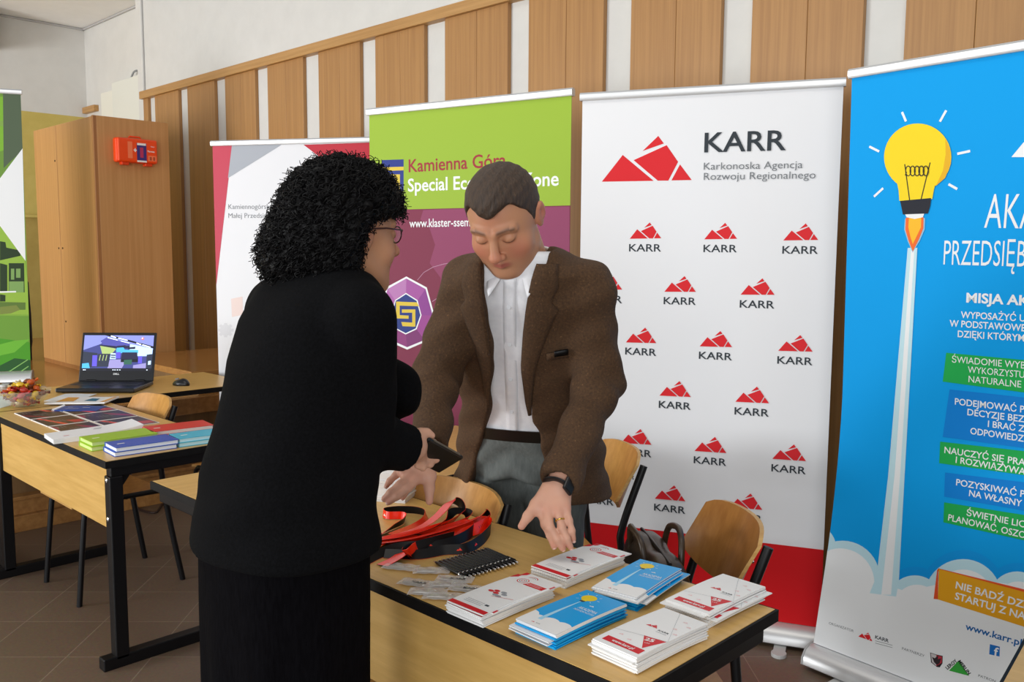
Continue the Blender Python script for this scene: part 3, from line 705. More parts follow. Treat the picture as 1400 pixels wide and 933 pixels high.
PW_, PB_, PR_, PGR, PDK, PYE, PLB = bw('#efeeec', .35), bw('#14a3e6', .35), bw('#d2222c', .35), bw('#9a9ea3', .5), bw('#3c4248', .5), bw('#f0d020', .4), bw('#a9dcf2', .35)
LM = [PW_, PB_, PR_, PGR, PDK, PYE, PLB, bw('#f1c9c9', .4)]
w, L = .105, .213
# red-banded leaflet
A_ = Print(); A_.poly([(0, .002), (w, .002), (w, .016), (0, .016)], 2, 1)
A_.poly([(0, .185), (.012, .20), (.012, .213), (0, .213)], 2, 1)
A_.poly([(.052, .172), (w, .172), (w, .190), (.052, .190)], 2, 1)
for r, m_ in ((.019, 0), (.014, 2), (.0118, 0), (.0085, 4), (.0072, 0), (.0045, 2), (.0028, 0)): A_.circle((.038, .188), r, r, m_, 9-r*400, 28)
for k in range(2): A_.line((.058, .184-.006*k), (.096, .184-.006*k), .0018, 7, 2)
for cx, cy, m_ in ((.030, .098, 2), (.040, .106, 2), (.046, .096, 2), (.058, .108, 3), (.066, .100, 3), (.052, .088, 3), (.062, .086, 3)): A_.circle((cx, cy), .0075, .005, m_, 1, 16)
A_.line((.05, .078), (.098, .094), .0012, 2, 1)
for k in range(3): A_.line((.02, .040-.006*k), (.07, .040-.006*k), .0012, 3, 1)
A_.poly([(.074, .034), (.084, .034), (.084, .040), (.074, .040)], 4, 1)
# blue bulb leaflet
U_ = Print(); U_.poly([(0, 0), (w, 0), (w, L), (0, L)], 1, 1)
for cx, cy, r in ((.0, .036, .022), (.028, .026, .022), (.058, .030, .024), (.088, .030, .024), (.105, .022, .02)): U_.circle((cx, cy), r, r*.9, 0, 2+cx*10, 24)
U_.poly([(0, 0), (w, 0), (w, .03), (0, .03)], 0, 3.4)
U_.poly([(.030, .03), (.040, .03), (.0365, .155), (.0345, .155)], 6, 3.6)
U_.circle((.036, .178), .0165, .0165, 5, 4, 28); U_.poly([(.030, .158), (.042, .158), (.044, .168), (.028, .168)], 5, 4); U_.poly([(.031, .152), (.041, .152), (.042, .159), (.030, .159)], 4, 5)
for k in range(8):
    an = k*PI/4; U_.line((.036+.021*math.cos(an), .178+.021*math.sin(an)), (.036+.027*math.cos(an), .178+.027*math.sin(an)), .0012, 0, 3)
mountain(U_, (.062, .146), (1, 0), .012, 0, 3); U_.text('AKADEMIA', (.052, .122), (.098, .122), .011, 0, 3); U_.text('PRZEDSIĘBIORCZOŚCI', (.050, .112), (.100, .112), .006, 0, 3)
mountain(U_, (.030, .012), (1, 0), .008, 2, 4.4); U_.text('KARR', (.042, .012), (.052, .012), .0035, 4, 4.4)
# white leaflet with the red triangle
Q_ = Print(); Q_.poly([(.012, .012), (.098, .012), (.098, .031), (.012, .031)], 2, 1)
Q_.text('www.karr.pl', (.030, .017), (.080, .017), .0085, 0, 2, .02)
Q_.poly([(.068, .075), (.101, .088), (.101, .036)], 2, 1) if False else Q_.poly([(.058, .078), (.104, .085), (.088, .034)], 2, 1)
Q_.text('25', (.070, .062), (.088, .066), .011, 0, 2, .03); Q_.text('LAT', (.078, .053), (.088, .055), .004, 0, 2)
mountain(Q_, (.030, .118), (1, 0), .026, 2, 1); Q_.text('KARR', (.062, .112), (.086, .112), .006, 4, 1, .01); Q_.line((.062, .107), (.086, .107), .0012, 3, 1)
Q_.line((0, .062), (.105, .087), .0007, 3, 1); Q_.line((.040, .213), (.105, .088), .0007, 3, 1)
for cx, cy in ((.02, .05), (.045, .043), (.075, .14), (.088, .165), (.07, .18), (.09, .12)):
    mountain(Q_, (cx, cy), (1, 0), .011, 7, 1)
meA, meU, meQ = brochure_mesh(A_, LM), brochure_mesh(U_, LM), brochure_mesh(Q_, LM)
meAe, meUe, meQe = brochure_mesh(None, [PW_, PB_]), brochure_mesh(None, [PW_, PB_], edge=1), brochure_mesh(None, [PW_, PB_])
def stack(cx, cy, ang, n, me, mee, mixed, name, top_label, low_label, group, a=.0022, shift=()):
    for i in range(n):
        top = i == n-1; full = i >= n-3
        o = bpy.data.objects.new(name, me if (full or i in shift) else mee); COL.objects.link(o)
        dx, dy = (rng.normal(0, .0014), rng.normal(0, .0022)) if not top else (0, 0)
        if i in shift: dx, dy = shift[i]
        o.location = (cx+dx, cy+dy, TZ+.0003+i*.0024); o.rotation_euler = (0, 0, math.radians(ang)+(rng.normal(0, .012) if not top else 0))
        tag(o, top_label if top else low_label, 'leaflet', group)
stack(-1.262, 1.275, .5, 11, meA, meAe, 0, 'leaflet', 'topmost red-banded white leaflet of the stack nearest the plastic bags', 'red-banded white leaflet lying lower in the stack nearest the plastic bags', 'red-banded leaflets by the plastic bags', shift={9: (.004, .024)})
stack(-1.278, 1.545, .5, 11, meA, meAe, 0, 'leaflet', "topmost red-banded white leaflet of the stack under the man's fingers", "red-banded white leaflet lying lower in the stack under the man's fingers", "red-banded leaflets under the man's hand", shift={9: (.004, .022)})
stack(-1.094, 1.305, -1, 12, meU, meUe, 0, 'leaflet', 'topmost blue light bulb leaflet of the stack at the front desk edge', 'blue leaflet lying lower in the stack at the front desk edge', 'blue leaflets at the front edge', shift={6: (-.006, -.012), 3: (-.008, -.010)})
stack(-1.110, 1.548, 8, 12, meU, meUe, 0, 'leaflet', 'topmost blue light bulb leaflet of the stack farther from the desk front', 'blue leaflet lying lower in the stack farther from the desk front', 'blue leaflets at the back edge', shift={5: (.012, .018), 8: (.008, -.006)})
stack(-.925, 1.335, -3, 13, meQ, meQe, 0, 'leaflet', 'topmost white leaflet with red web address bar, stack at the near right desk corner', 'white leaflet lying lower in the stack at the near right desk corner', 'white leaflets at the near corner', shift={8: (-.004, -.008)})
stack(-.942, 1.592, -2, 12, meQ, meQe, 0, 'leaflet', 'topmost white leaflet with red web address bar, stack by the chair with the bag', 'white leaflet lying lower in the stack by the chair with the bag', 'white leaflets by the bag', shift={9: (-.006, -.012), 6: (.014, .006)})
# tall pile of white sheets behind the lanyards
c0 = Zp(556, 690, TZ)
for i in range(21):
    mb = MB().box((-.06, .075, .0021), (.12, .15, .0042), None)
    o = mb.obj('booklet', PAPERW, None, (c0[0]-.01+rng.normal(0, .0015), c0[1]+rng.normal(0, .0015), TZ+.0003+i*.0046))
    o.rotation_euler = (0, 0, math.radians(31)+rng.normal(0, .012))
    tag(o, "topmost white booklet of the tall pile under the man's right hand" if i == 20 else "white booklet in the tall pile beside the woman, under the man's right hand", 'booklet', 'pile of white booklets')
# pens
PENB = mat('pen_black', '#0d0d0f', .25); CH = mat('chrome', '#d9d9db', .15, 1.0)
pen = thing('ballpoint_pen', 'black pen in the row, first at the front end', 'pen', (-1.545, 1.345, TZ), 0, 'row of black pens')
RY = Matrix.Rotation(PI/2, 3, 'Y')
MB().lathe([(.0018, -.001), (.0045, .008), (.0048, .03), (.0048, .112), (.0042, .118), (.003, .120)], 12, (0, 0, .0052), 0, RY).obj('barrel', PENB, pen, smooth=40)
MB().lathe([(.0006, -.009), (.0012, -.006), (.0024, -.001), (.0024, .0)], 10, (0, 0, .0052), 0, RY).obj('tip', CH, pen, smooth=40)
MB().lathe([(.0051, .098), (.0053, .0985), (.0053, .101), (.0051, .1015)], 12, (0, 0, .0052), 0, RY).obj('ring', CH, pen, smooth=40)
MB().lathe([(.0028, .119), (.0030, .120), (.0030, .127), (.0022, .128)], 10, (0, 0, .0052), 0, RY).obj('push_button', CH, pen, smooth=40)
MB().bx(.086, .118, -.0011, .0011, .0106, .0114).bx(.115, .118, -.0011, .0011, .008, .0114).obj('clip', PENB, pen, bevel=.0003)
NP = 14
for i in range(NP):
    lab = 'black pen at the front end of the row beside the plastic bags' if i == 0 else ('black pen at the back end of the row, next to the lanyards' if i == NP-1 else 'black pen with chrome clip lying inside the row of pens on the desk')
    q = pen if i == 0 else dup(pen)
    q.location = (-1.545+rng.normal(0, .0012)+.0012*i, 1.338+.0116*i, TZ+.0003); q.rotation_euler = (0, 0, math.radians(-7)); q['label'] = lab
# little plastic bags with key rings
PLAS = mat('clear_plastic', '#e9e6e2', .12, 0, .6, trans=.0, alpha=.34)
def keybag(px, py, ang, lab, dark):
    t = thing('plastic_bag', lab, 'bag', (px, py, TZ+.0004), ang, 'small clear bags of key rings')
    nu, nv = 14, 8; mb = MB(); ph = rng.uniform(0, 6)
    def f(u, v, s):
        x = (u-.5)*.085; y = (v-.5)*.042; b = (1-(2*u-1)**4)*(1-(2*v-1)**4)
        wr_ = .0012*math.sin(17*u+9*v+ph)+.0008*math.sin(31*u-14*v+ph)
        return (x, y, .0045 + s*.0042*b + (wr_*b if s > 0 else 0) + .0008*(1-b)*math.sin(20*u+ph))
    mb.grid(nu, nv, lambda u, v: f(u, v, 1)); mb.grid(nu, nv, lambda u, v: f(u, v, -1))
    mb.obj('pouch', PLAS, t, smooth=80)
    MB().box((-.012, 0, .0042), (.042, .016, .0028)).obj('metal_tag', mat('satin_metal', '#b9b7b4', .3, .8), t, bevel=.001)
    mb = MB(); mb.tube([(.016+.009*math.cos(a), .009*math.sin(a), .0042) for a in [i*PI/8 for i in range(17)]], .0009, 6, caps=False)
    mb.obj('key_ring', CH, t, smooth=60)
    if dark:
        p = Print(); p.text('KARR', (-.014, -.004), (.022, -.004), .009, 0, 0, .03); mb = MB(); p.emit(mb, lambda a, b, l: (a+.006, b-.008, .0093)); mb.obj('lettering', PDK, t, recalc=False)
for (u, v, an, dk, lb) in ((548, 778, 20, 0, 'small clear bag with two bright metal tags, leftmost on the desk beside the black skirt'), (570, 800, 14, 1, 'small clear bag lettered in black, second from the left at the desk edge'),
                           (590, 783, 35, 0, 'small clear bag lying behind the others, next to the red lanyard end'), (585, 812, 30, 0, 'small clear bag at the front desk edge, left of the foremost one'),
                           (605, 818, 28, 0, 'foremost small clear bag, nearest the red-banded leaflets and the desk edge'), (622, 795, 24, 1, 'small clear bag lettered in black touching the tips of the pens'),
                           (640, 808, 20, 1, 'small clear bag with black lettering beside the red-banded leaflets'), (612, 802, 38, 0, 'small clear bag in the middle of the heap of key ring bags')):
    p = Zp(u, v, TZ); keybag(p[0], p[1], math.radians(an+10), lb, dk); 
# lanyards
LR = mat('lanyard_red', '#f22c0e', .25); LK = mat('lanyard_black', '#0d0b0c', .4, spec=.3)
def lanyard(pts, zs, lab, rolls, wd=.021, logo=()):
    P3 = []
    for (x, y), z in zip(pts, zs): q = Zp(500+x/5.83, 680+y/5.83, TZ+z); P3.append(tuple(q))
    sp = smooth_path(P3, 9); rl = np.interp(np.linspace(0, 1, len(sp)), np.linspace(0, 1, len(rolls)), rolls)
    sp = [(p[0], p[1], max(p[2], TZ+.0012+wd*.5*abs(math.sin(r)))) for p, r in zip(sp, rl)]
    t = thing('lanyard', lab, 'lanyard', (sp[0][0], sp[0][1], TZ), 0, 'heap of lanyards')
    MB().ribbon(sp, wd, .0011, list(rl)).obj('strap', [LR, LK], t, off=(sp[0][0], sp[0][1], TZ), smooth=50)
    for k, m_ in logo:
        p = np.array(sp[k]); d = np.array(sp[k+1])-p; d /= np.linalg.norm(d); up = np.array([0, 0, 1.]); sd = np.cross(d, up); sd /= np.linalg.norm(sd)
        nn = np.cross(sd, d); a = rl[k]; s2 = sd*math.cos(a)+nn*math.sin(a); n2 = nn*math.cos(a)-sd*math.sin(a)
        if n2 @ (cC-p) < 0: n2 = -n2
        lp = Print(); mountain(lp, (-.007, -.004), (1, 0), .014, 0, 1); mb = MB(); lp.emit(mb, lambda x, y, l: p+d*x+(-s2 if False else s2)*y+n2*.0012)
        mb.obj('mountain_mark', m_, t, off=(sp[0][0], sp[0][1], TZ), recalc=False)
    return t
H_ = PI/2
lanyard([(60, 330), (215, 250), (300, 200), (305, 150), (170, 145), (145, 115), (260, 100), (400, 105), (478, 130), (470, 185), (380, 235), (200, 300)], [.004, .006, .008, .012, .012, .012, .012, .012, .012, .010, .012, .012],
        'red and black lanyard with a small loose loop, farthest left on the desk', [.2, 1.0, 1.3, 1.4, 1.4, 1.5, 1.6, 1.5, 1.3, .8, .3, .1], logo=((38, PW_),))
lanyard([(40, 340), (250, 300), (450, 235), (580, 140), (680, 35), (750, 50), (760, 130), (640, 230), (450, 300), (150, 345)], [.012, .014, .022, .035, .05, .045, .03, .022, .018, .012],
        'red lanyard arching highest at the back of the heap', [.2, .2, .2, .3, .4, 1.5, 2.4, 2.0, .8, .3], .034)
lanyard([(40, 350), (280, 320), (500, 260), (620, 200), (690, 120), (760, 110), (820, 130), (800, 190), (680, 250), (480, 310)], [.018, .022, .028, .034, .036, .034, .03, .022, .018, .014],
        'lanyard showing its black side beside the highest arch of the heap', [.3, .4, .5, .9, 2.6, 2.7, 2.6, 2.0, 1.0, .4], .025)
lanyard([(60, 370), (330, 335), (560, 280), (760, 215), (880, 165), (960, 130), (985, 180), (900, 245), (720, 300), (420, 350)], [.02, .024, .03, .032, .03, .026, .024, .02, .016, .012],
        'red lanyard reaching to the right end of the heap near the chair back', [.2, .2, .25, .3, .4, 1.2, 1.8, 1.0, .5, .3], .030)
lanyard([(150, 460), (420, 470), (620, 435), (800, 420), (920, 350), (990, 260), (985, 200), (900, 195), (780, 260), (560, 330), (300, 380)], [.006, .006, .007, .008, .010, .014, .02, .024, .022, .018, .016],
        'black lanyard with red mountain marks looping round the right of the heap', [2.5, 2.4, 2.3, 2.2, 2.0, 1.6, 1.2, .9, .6, .4, .3], .026, logo=((24, LR), (32, LR)))
lanyard([(130, 545), (250, 480), (340, 410), (400, 395), (405, 430), (330, 470), (380, 440), (520, 400), (700, 340)], [.004, .01, .016, .018, .014, .010, .010, .012, .014],
        'bright red lanyard end pointing at the plastic bags, foremost of the heap', [.1, .2, .3, .4, 1.3, 2.2, 2.2, 1.8, 1.4], .036)
lanyard([(0, 520), (120, 450), (260, 400), (450, 385), (620, 370), (780, 320), (860, 250), (800, 215), (620, 260), (300, 330), (60, 360)], [.004, .008, .014, .018, .018, .018, .02, .022, .022, .018, .014],
        'black lanyard running under the red ones through the middle of the heap', [2.6, 2.5, 2.3, 2.4, 2.5, 2.2, 1.6, 1.0, .7, .5, .4], .025, logo=((30, LR),))
lanyard([(0, 480), (90, 420), (220, 360), (380, 330), (520, 330), (640, 300), (720, 230)], [.003, .006, .01, .012, .012, .012, .014], 'dark red and black lanyard end at the left of the heap beside the skirt', [.4, .6, 1.0, 1.4, 1.8, 1.6, 1.2], .022)
# ------------------------------------------------------------------ left desk: candy bowl, magazines, notebooks
BX, BY = -4.50, 1.36
t = thing('candy_bowl', 'clear glass bowl full of wrapped sweets at the far left desk end', 'bowl', (BX, BY, TZ))
GL = mat('bowl_glass', '#eef2f0', .05, 0, .6, alpha=.13)
prof = [(.045, 0), (.05, .004), (.085, .030), (.112, .062), (.125, .085), (.122, .086), (.108, .063), (.082, .033), (.05, .009), (.0, .008)]
n = 28; mb = MB(); vs = []
for r, z in prof:
    for j in range(n):
        rr = r*.9*(1+(.035 if (j % 2) else 0)*(r > .06)); vs.append((rr*math.cos(2*PI*j/n), rr*math.sin(2*PI*j/n), z*.9+(.005 if (z > .08 and j % 2) else 0)))
mb.add(vs, [(i*n+j, i*n+(j+1) % n, (i+1)*n+(j+1) % n, (i+1)*n+j) for i in range(len(prof)-1) for j in range(n)] + [tuple(range(n))[::-1]])
mb.obj('bowl', GL, t, smooth=60)
CAN = [('red', '#b02a1c'), ('orange', '#c85a1e'), ('yellow', '#d8b020'), ('cream', '#cbb88a'), ('pink', '#c84a50'), ('brown', '#7d3c1e')]
def candy(p, e, ci, lab):
    nm, hx = CAN[ci]; t = thing('wrapped_candy', lab, 'candy', p, 0, 'wrapped sweets in the glass bowl'); t.rotation_euler = e
    m_ = grain('wrapper_'+nm, hx, hx, (80, 80, 80), .3, .1)
    MB().lathe([(.005, -.018), (.011, -.013), (.0150, 0), (.011, .013), (.005, .018)], 10, (0, 0, 0), 0, RY).obj('sweet', m_, t, smooth=50)
    for sgn in (-1, 1):
        mb = MB(); vs = []
        for i in range(9):
            a = i*PI/4; vs.append((sgn*.015, .003*math.cos(a), .003*math.sin(a)))
        for i in range(9):
            a = i*PI/4; vs.append((sgn*(.032+.004*(i % 2)), .014*math.cos(a), .010*math.sin(a)*(1 if i % 2 else .3)))
        mb.add(vs, [(i, i+1, 10+i, 9+i) for i in range(8)]); mb.obj('wrapper_end', m_, t)
k = 0
def sb(z): return np.interp(z, [0.01, .03, .06, .085], [.045, .075, .100, .115])
spots = []
for lvl, z, cnt, rr in ((0, .026, 5, .035), (1, .048, 8, .062), (1, .05, 2, .02), (2, .074, 11, .085), (2, .078, 5, .04), (3, .100, 8, .062), (3, .104, 3, .025), (4, .124, 4, .032)):
    for i in range(cnt): a = 2*PI*i/cnt+rng.uniform(-.25, .25)+lvl; spots.append((.88*rr*math.cos(a), .88*rr*math.sin(a), .88*z+rng.uniform(-.004, .004)))
names = {}
for x, y, z in spots:
    ci = int(rng.choice(6, p=[.12, .30, .24, .12, .05, .17])); side_ = 'heaped above the rim of the bowl' if z > .09 else 'inside the glass bowl'
    nm = CAN[ci][0]; lb = f'{nm} wrapped sweet {side_} on the left desk'
    candy((BX+x, BY+y, TZ+z), (rng.uniform(-.6, .6), rng.uniform(-.5, .5), rng.uniform(0, 6.28)), ci, lb)
# dark red magazines laid in a grid
MG = [bw('#241f22', .3), bw('#b5222e', .3), bw('#e2402e', .3), bw('#8a8484', .4), bw('#8c2046', .3), PAPERW]
def magazine(x0, y0, w_, h_, ang, kind, lab):
    p = Print(); p.poly([(.004, .004), (w_-.004, .004), (w_-.004, h_-.004), (.004, h_-.004)], 0, 1)
    sw = {0: [[(.0, h_*.62), (w_*.28, h_*.70), (w_*.40, h_*.95), (w_*.36, h_-.004), (w_*.28, h_*.82), (.004, h_*.72)], [(w_*.5, .004), (w_, h_*.42), (w_, h_*.5), (w_*.42, .004)]],
          1: [[(.004, h_*.12), (w_-.004, h_*.40), (w_-.004, h_*.52), (.004, h_*.22)], [(w_*.55, h_*.62), (w_*.9, h_*.7), (w_*.9, h_-.01), (w_*.62, h_-.01)]],
          2: [[(w_*.1, h_*.55), (w_*.5, h_*.62), (w_-.004, h_*.95), (w_*.7, h_-.004), (w_*.4, h_*.75)], [(.004, .004), (w_*.6, .004), (w_*.2, h_*.14)]]}[kind]
    for i, q in enumerate(sw): p.poly([(min(max(a, .004), w_-.004), min(max(b, .004), h_-.004)) for a, b in q], (2 if i == 0 else 1) if kind < 2 else 4, 2)
    for k_ in range(5): p.line((w_*.45, h_*(.30+.07*k_)), (w_*(.62+.05*(k_ % 3)), h_*(.30+.07*k_)), .003, 3, 3)
    for k_ in range(3): p.line((w_*.15, h_*(.14+.08*k_)), (w_*.3, h_*(.14+.08*k_)), .004, 3, 3)
    mb = MB(); mb.bx(0, w_, 0, h_, 0, .0028, 5); p.emit(mb, lambda a, b, l: (a, b, .0028+.0002*l))
    o = mb.obj('magazine', MG, None, (x0, y0, TZ+.0003), recalc=False); o.rotation_euler = (0, 0, ang); tag(o, lab, 'magazine', 'dark magazines on the left desk')
for i, (x, pos) in enumerate(((-4.33, 'left'), (-4.115, 'middle'), (-3.90, 'right'))):
    magazine(x, 1.262, .208, .165, .0, (0, 1, 2)[i], f'dark red and black magazine, {pos} of the front row on the left desk')
    magazine(x+.02, 1.435, .208, .195, .0, (1, 2, 1)[i], f'dark red and black magazine, {pos} of the back row on the left desk')
def notebook(c, ang, w_, h_, th, hx, z, lab, pages='#e9eef0', nm=None, group=None):
    t = thing('notebook', lab, 'notebook', (c[0], c[1], z), ang, group); cm = mat('cover_'+hx.strip('#'), hx, .4)
    MB().bx(-w_/2, w_/2, -h_/2, h_/2, 0, .0022).bx(-w_/2, w_/2, -h_/2, h_/2, th-.0022, th).bx(-w_/2, w_/2, h_/2-.003, h_/2, 0, th).obj('cover', cm, t, bevel=.0008)
    MB().bx(-w_/2+.003, w_/2-.003, -h_/2+.003, h_/2-.003, .0022, th-.0022).obj('page_block', mat('pages_'+pages.strip('#'), pages, .6), t)
    MB().bx(-w_/2+.025, -w_/2+.05, -.004, .004, th, th+.0003).obj('stamp', mat('stamp_'+hx.strip('#'), '#e8e6da', .5), t)
for z, k in ((TZ+.0003, 'lower'), (TZ+.0173, 'upper')):
    d = .004 if k == 'lower' else 0
    notebook((-3.385+d, 1.345-d), math.radians(88), .245, .135, .017, '#9cc41e', z, f'{k} lime green notebook of the pair between the white papers and the blue ones', '#c9dc8a', group='pair of green notebooks')
    notebook((-3.222-d, 1.362-d), math.radians(86), .225, .125, .017, '#2a56b8', z, f'{k} dark blue notebook of the pair at the near desk corner', '#e4e9f0', group='pair of blue notebooks')
    notebook((-3.40-d, 1.585), math.radians(82), .24, .13, .017, '#d42a20', z-.0003 if False else z, f'{k} red notebook of the pair behind the cyan ones', '#efe6e2', group='pair of red notebooks')
    notebook((-3.205-d, 1.578), math.radians(84), .195, .115, .017, '#3fb6d4', z, f'{k} cyan notebook of the pair beside the woman', '#bfe4ea', group='pair of cyan notebooks')
# white bent papers
def papers(c, ang, w_, h_, th, a, m_, lab, name, art=None, lift=0.):
    mb = MB(); nu = 14
    top = lambda u, v: ((u-.5)*w_, (v-.5)*h_, th + a*(u**3) + .002*math.sin(u*5))
    bot = lambda u, v: ((u-.5)*w_, (v-.5)*h_, .0002 + a*(u**3)*.6)
    mb.grid(nu, 4, top); mb.grid(nu, 4, bot); kk = (nu+1)*5
    ring = [i for i in range(nu+1)] + [j*(nu+1)+nu for j in range(1, 5)] + [4*(nu+1)+i for i in range(nu-1, -1, -1)] + [j*(nu+1) for j in range(3, 0, -1)]
    for p, q in zip(ring, ring[1:]+ring[:1]): mb.f.append((p, q, kk+q, kk+p)); mb.m.append(0)
    o = mb.obj(name, m_, None, (c[0], c[1], TZ+.0003+lift), smooth=50); o.rotation_euler = (0, 0, ang)
    if art:
        p = Print(); art(p); mb = MB()
        ms = [m_, PGR, PR_, bw('#e0a24a'), bw('#2f6f8a'), bw('#2c4f9a'), PW_]
        p.emit(mb, lambda x, y, l: (x, y, th + a*((x/w_+.5)**3) + .002*math.sin((x/w_+.5)*5)+.0006+.0003*l)); mb.obj('print', ms, o, recalc=False)
    return o
def art1(p):
    p.text('RAPORT', (-.02, -.01), (.02, -.01), .01, 1, 1) if False else None
    for k_ in range(3): p.line((-.0+.004*k_, .02+.01*k_), (.03+.004*k_, .02+.01*k_), .003, 1, 1)
    p.line((-.12, -.03), (-.10, -.03), .005, 2, 1)
tag(papers((-3.60, 1.335), math.radians(84), .33, .15, .017, .022, mat('bright_paper', '#e9e8ea', .5), 'thick sheaf of white papers, one end curling, left of the green notebooks', 'paper_sheaf', art1), 'thick sheaf of white papers, one end curling, left of the green notebooks', 'papers')
def art2(p): p.poly([(-.10, -.06), (-.02, -.05), (-.04, .06), (-.10, .07)], 3, 1).poly([(.02, -.03), (.08, -.04), (.07, .03), (.03, .04)], 4, 1).poly([(.11, -.07), (.135, -.07), (.135, .07), (.12, .07)], 3, 1)
tag(papers(tuple(Zp(113, 551, TZ)[:2]), math.radians(46), .28, .17, .006, .006, PAPERW, '', 'flyer', art2, .0066), 'white and orange flyer lying between the laptop and the dark magazines', 'flyer')
def art3(p): p.line((-.06, .01), (.04, .01), .004, 6, 1); p.line((-.06, -.02), (.0, -.02), .003, 6, 1)
o = tag(papers(tuple(Zp(110, 560, TZ)[:2]), math.radians(48), .19, .12, .006, .0, bw('#2c4a92', .45), '', 'booklet', art3), 'dark blue spiral-bound booklet half under the flyer', 'booklet')
mb = MB()
for k in range(14): mb.tube([(-.097+.004*math.cos(a), -.06+.009*k, .006+.006*math.sin(a)) for a in [i*PI/5 for i in range(11)]], .0012, 5, caps=False)
mb.obj('spiral_binding', PAPERW, o, smooth=60)
tag(papers((-4.60, 1.60), math.radians(45), .16, .21, .003, .004, bw('#dfe3e6', .4), '', 'flyer', None), 'pale flyer lying between the candy bowl and the laptop', 'flyer')
tag(papers((-4.70, 1.31), math.radians(40), .21, .30, .003, .0, bw('#e2e8e8', .4), '', 'flyer', None), 'pale sheet behind the candy bowl, cut by the left picture edge', 'flyer')
# ------------------------------------------------------------------ laptop and mouse
FD = np.array([.72, -.694]); ang = math.atan2(FD[1], FD[0]) + PI/2          # local -y looks at the room
cx, cy = -4.667-FD[0]*.13, 1.742-FD[1]*.13
t = thing('laptop', 'open black laptop showing a factory hall, on the desk before the stage', 'laptop', (cx, cy, TZ), ang)
LB = mat('laptop_black', '#101014', .3); 
MB().bx(-.20, .20, -.135, .135, .004, .026).obj('base', LB, t, bevel=.006)
for fx in (-.17, .17):
    for fy in (-.11, .11): MB().lathe([(.008, 0), (.008, .005)], 10, (fx, fy, 0)).obj('foot', BLACKMETAL, t)
MB().bx(-.175, .175, -.02, .10, .026, .0275).obj('keyboard', mat('keys', '#191920', .5), t)
MB().bx(-.05, .05, -.12, -.05, .026, .0268).obj('touchpad', mat('touchpad', '#26262e', .35), t)
tilt = math.radians(17); S = lambda x, h, d=0: (x, .128+math.sin(tilt)*h-d*math.cos(tilt), .026+math.cos(tilt)*h+d*math.sin(tilt)*1.0)
mb = MB(); vs = [S(-.20, .0, d) if False else S(x, h, d) for d in (-.010, .0) for x, h in ((-.20, .0), (.20, .0), (.20, .268), (-.20, .268))]
mb.add(vs, [(3, 2, 1, 0), (4, 5, 6, 7), (0, 1, 5, 4), (1, 2, 6, 5), (2, 3, 7, 6), (3, 0, 4, 7)]); lid = mb.obj('screen_lid', LB, t, bevel=.004)
E_ = lambda h, e=.9: mat('screen_'+h.strip('#'), h, .3, emit=e)
SM = [E_('#3a3f78'), E_('#7d84c8'), E_('#e6f2ff', 1.0), E_('#23223a'), E_('#4aa6da'), E_('#99ad6a'), E_('#4a4a96'), E_('#2a2f3f'), E_('#8c86b8'), E_('#2e5a4a'), E_('#5a50c8'), E_('#b8d8f4'), E_('#15151f'), E_('#c8605a')]
p = Print(); X0, X1, H0, H1 = -.187, .187, .055, .252
sp = lambda x, y: (X0+(x-140)/(1015-140)*(X1-X0), H1-(y-205)/(675-205)*(H1-H0))
def q(pts, m_, l): p.poly([sp(*a) for a in pts], m_, l)
q([(140, 205), (1015, 205), (1015, 675), (140, 675)], 0, 1)
q([(140, 205), (1015, 205), (1015, 400), (830, 350), (700, 320), (450, 250), (350, 320), (140, 400)], 1, 2)
q([(345, 280), (420, 230), (760, 330), (560, 350), (380, 330)], 6, 3); q([(330, 330), (560, 350), (740, 345), (720, 375), (500, 372), (350, 352)], 3, 4)
q([(400, 205), (480, 205), (1015, 350), (1015, 375)], 12, 4)
for a, b in (((470, 212), (535, 236)), ((565, 240), (685, 272)), ((800, 305), (860, 328)), ((875, 330), (980, 362)), ((430, 235), (560, 270)), ((600, 280), (710, 308))): p.line(sp(*a), sp(*b), .006 if a[0] not in (430, 600) else .0035, 2, 5)
q([(720, 320), (1010, 380), (1010, 480), (830, 480), (720, 420)], 11, 4)
q([(345, 345), (520, 375), (550, 385), (500, 450), (380, 450)], 5, 5); q([(140, 420), (320, 440), (350, 620), (140, 640)], 7, 3)
q([(550, 400), (560, 370), (640, 365), (660, 395), (830, 400), (830, 440), (560, 440)], 4, 5); q([(560, 345), (665, 335), (665, 362), (560, 370)], 3, 6); q([(700, 365), (790, 355), (790, 385), (700, 390)], 3, 6)
q([(550, 430), (610, 425), (610, 510), (555, 510)], 10, 6); q([(630, 430), (820, 430), (830, 520), (620, 520)], 3, 5); q([(490, 440), (550, 445), (555, 520), (480, 520)], 11, 5); q([(490, 460), (550, 462), (550, 478), (490, 476)], 3, 6); q([(490, 490), (550, 492), (550, 506), (490, 504)], 3, 6)
q([(330, 450), (480, 450), (470, 620), (335, 620)], 7, 5)
for k in range(3): p.line(sp(360+40*k, 465), sp(350+40*k, 540), .004, 5, 6)
q([(260, 470), (320, 470), (325, 615), (265, 615)], 10, 6); q([(140, 580), (220, 570), (240, 640), (140, 640)], 4, 5)
q([(480, 530), (700, 520), (640, 640), (460, 640)], 8, 3); q([(660, 530), (760, 525), (760, 590), (660, 590)], 9, 5); q([(620, 500), (840, 500), (840, 560), (620, 560)], 12, 4)
q([(835, 480), (885, 478), (888, 575), (838, 578)], 10, 6); q([(780, 600), (940, 570), (940, 640), (780, 640)], 8, 4); q([(940, 460), (1015, 450), (1015, 640), (945, 640)], 7, 5); q([(965, 545), (1000, 540), (1000, 590), (965, 595)], 11, 6)
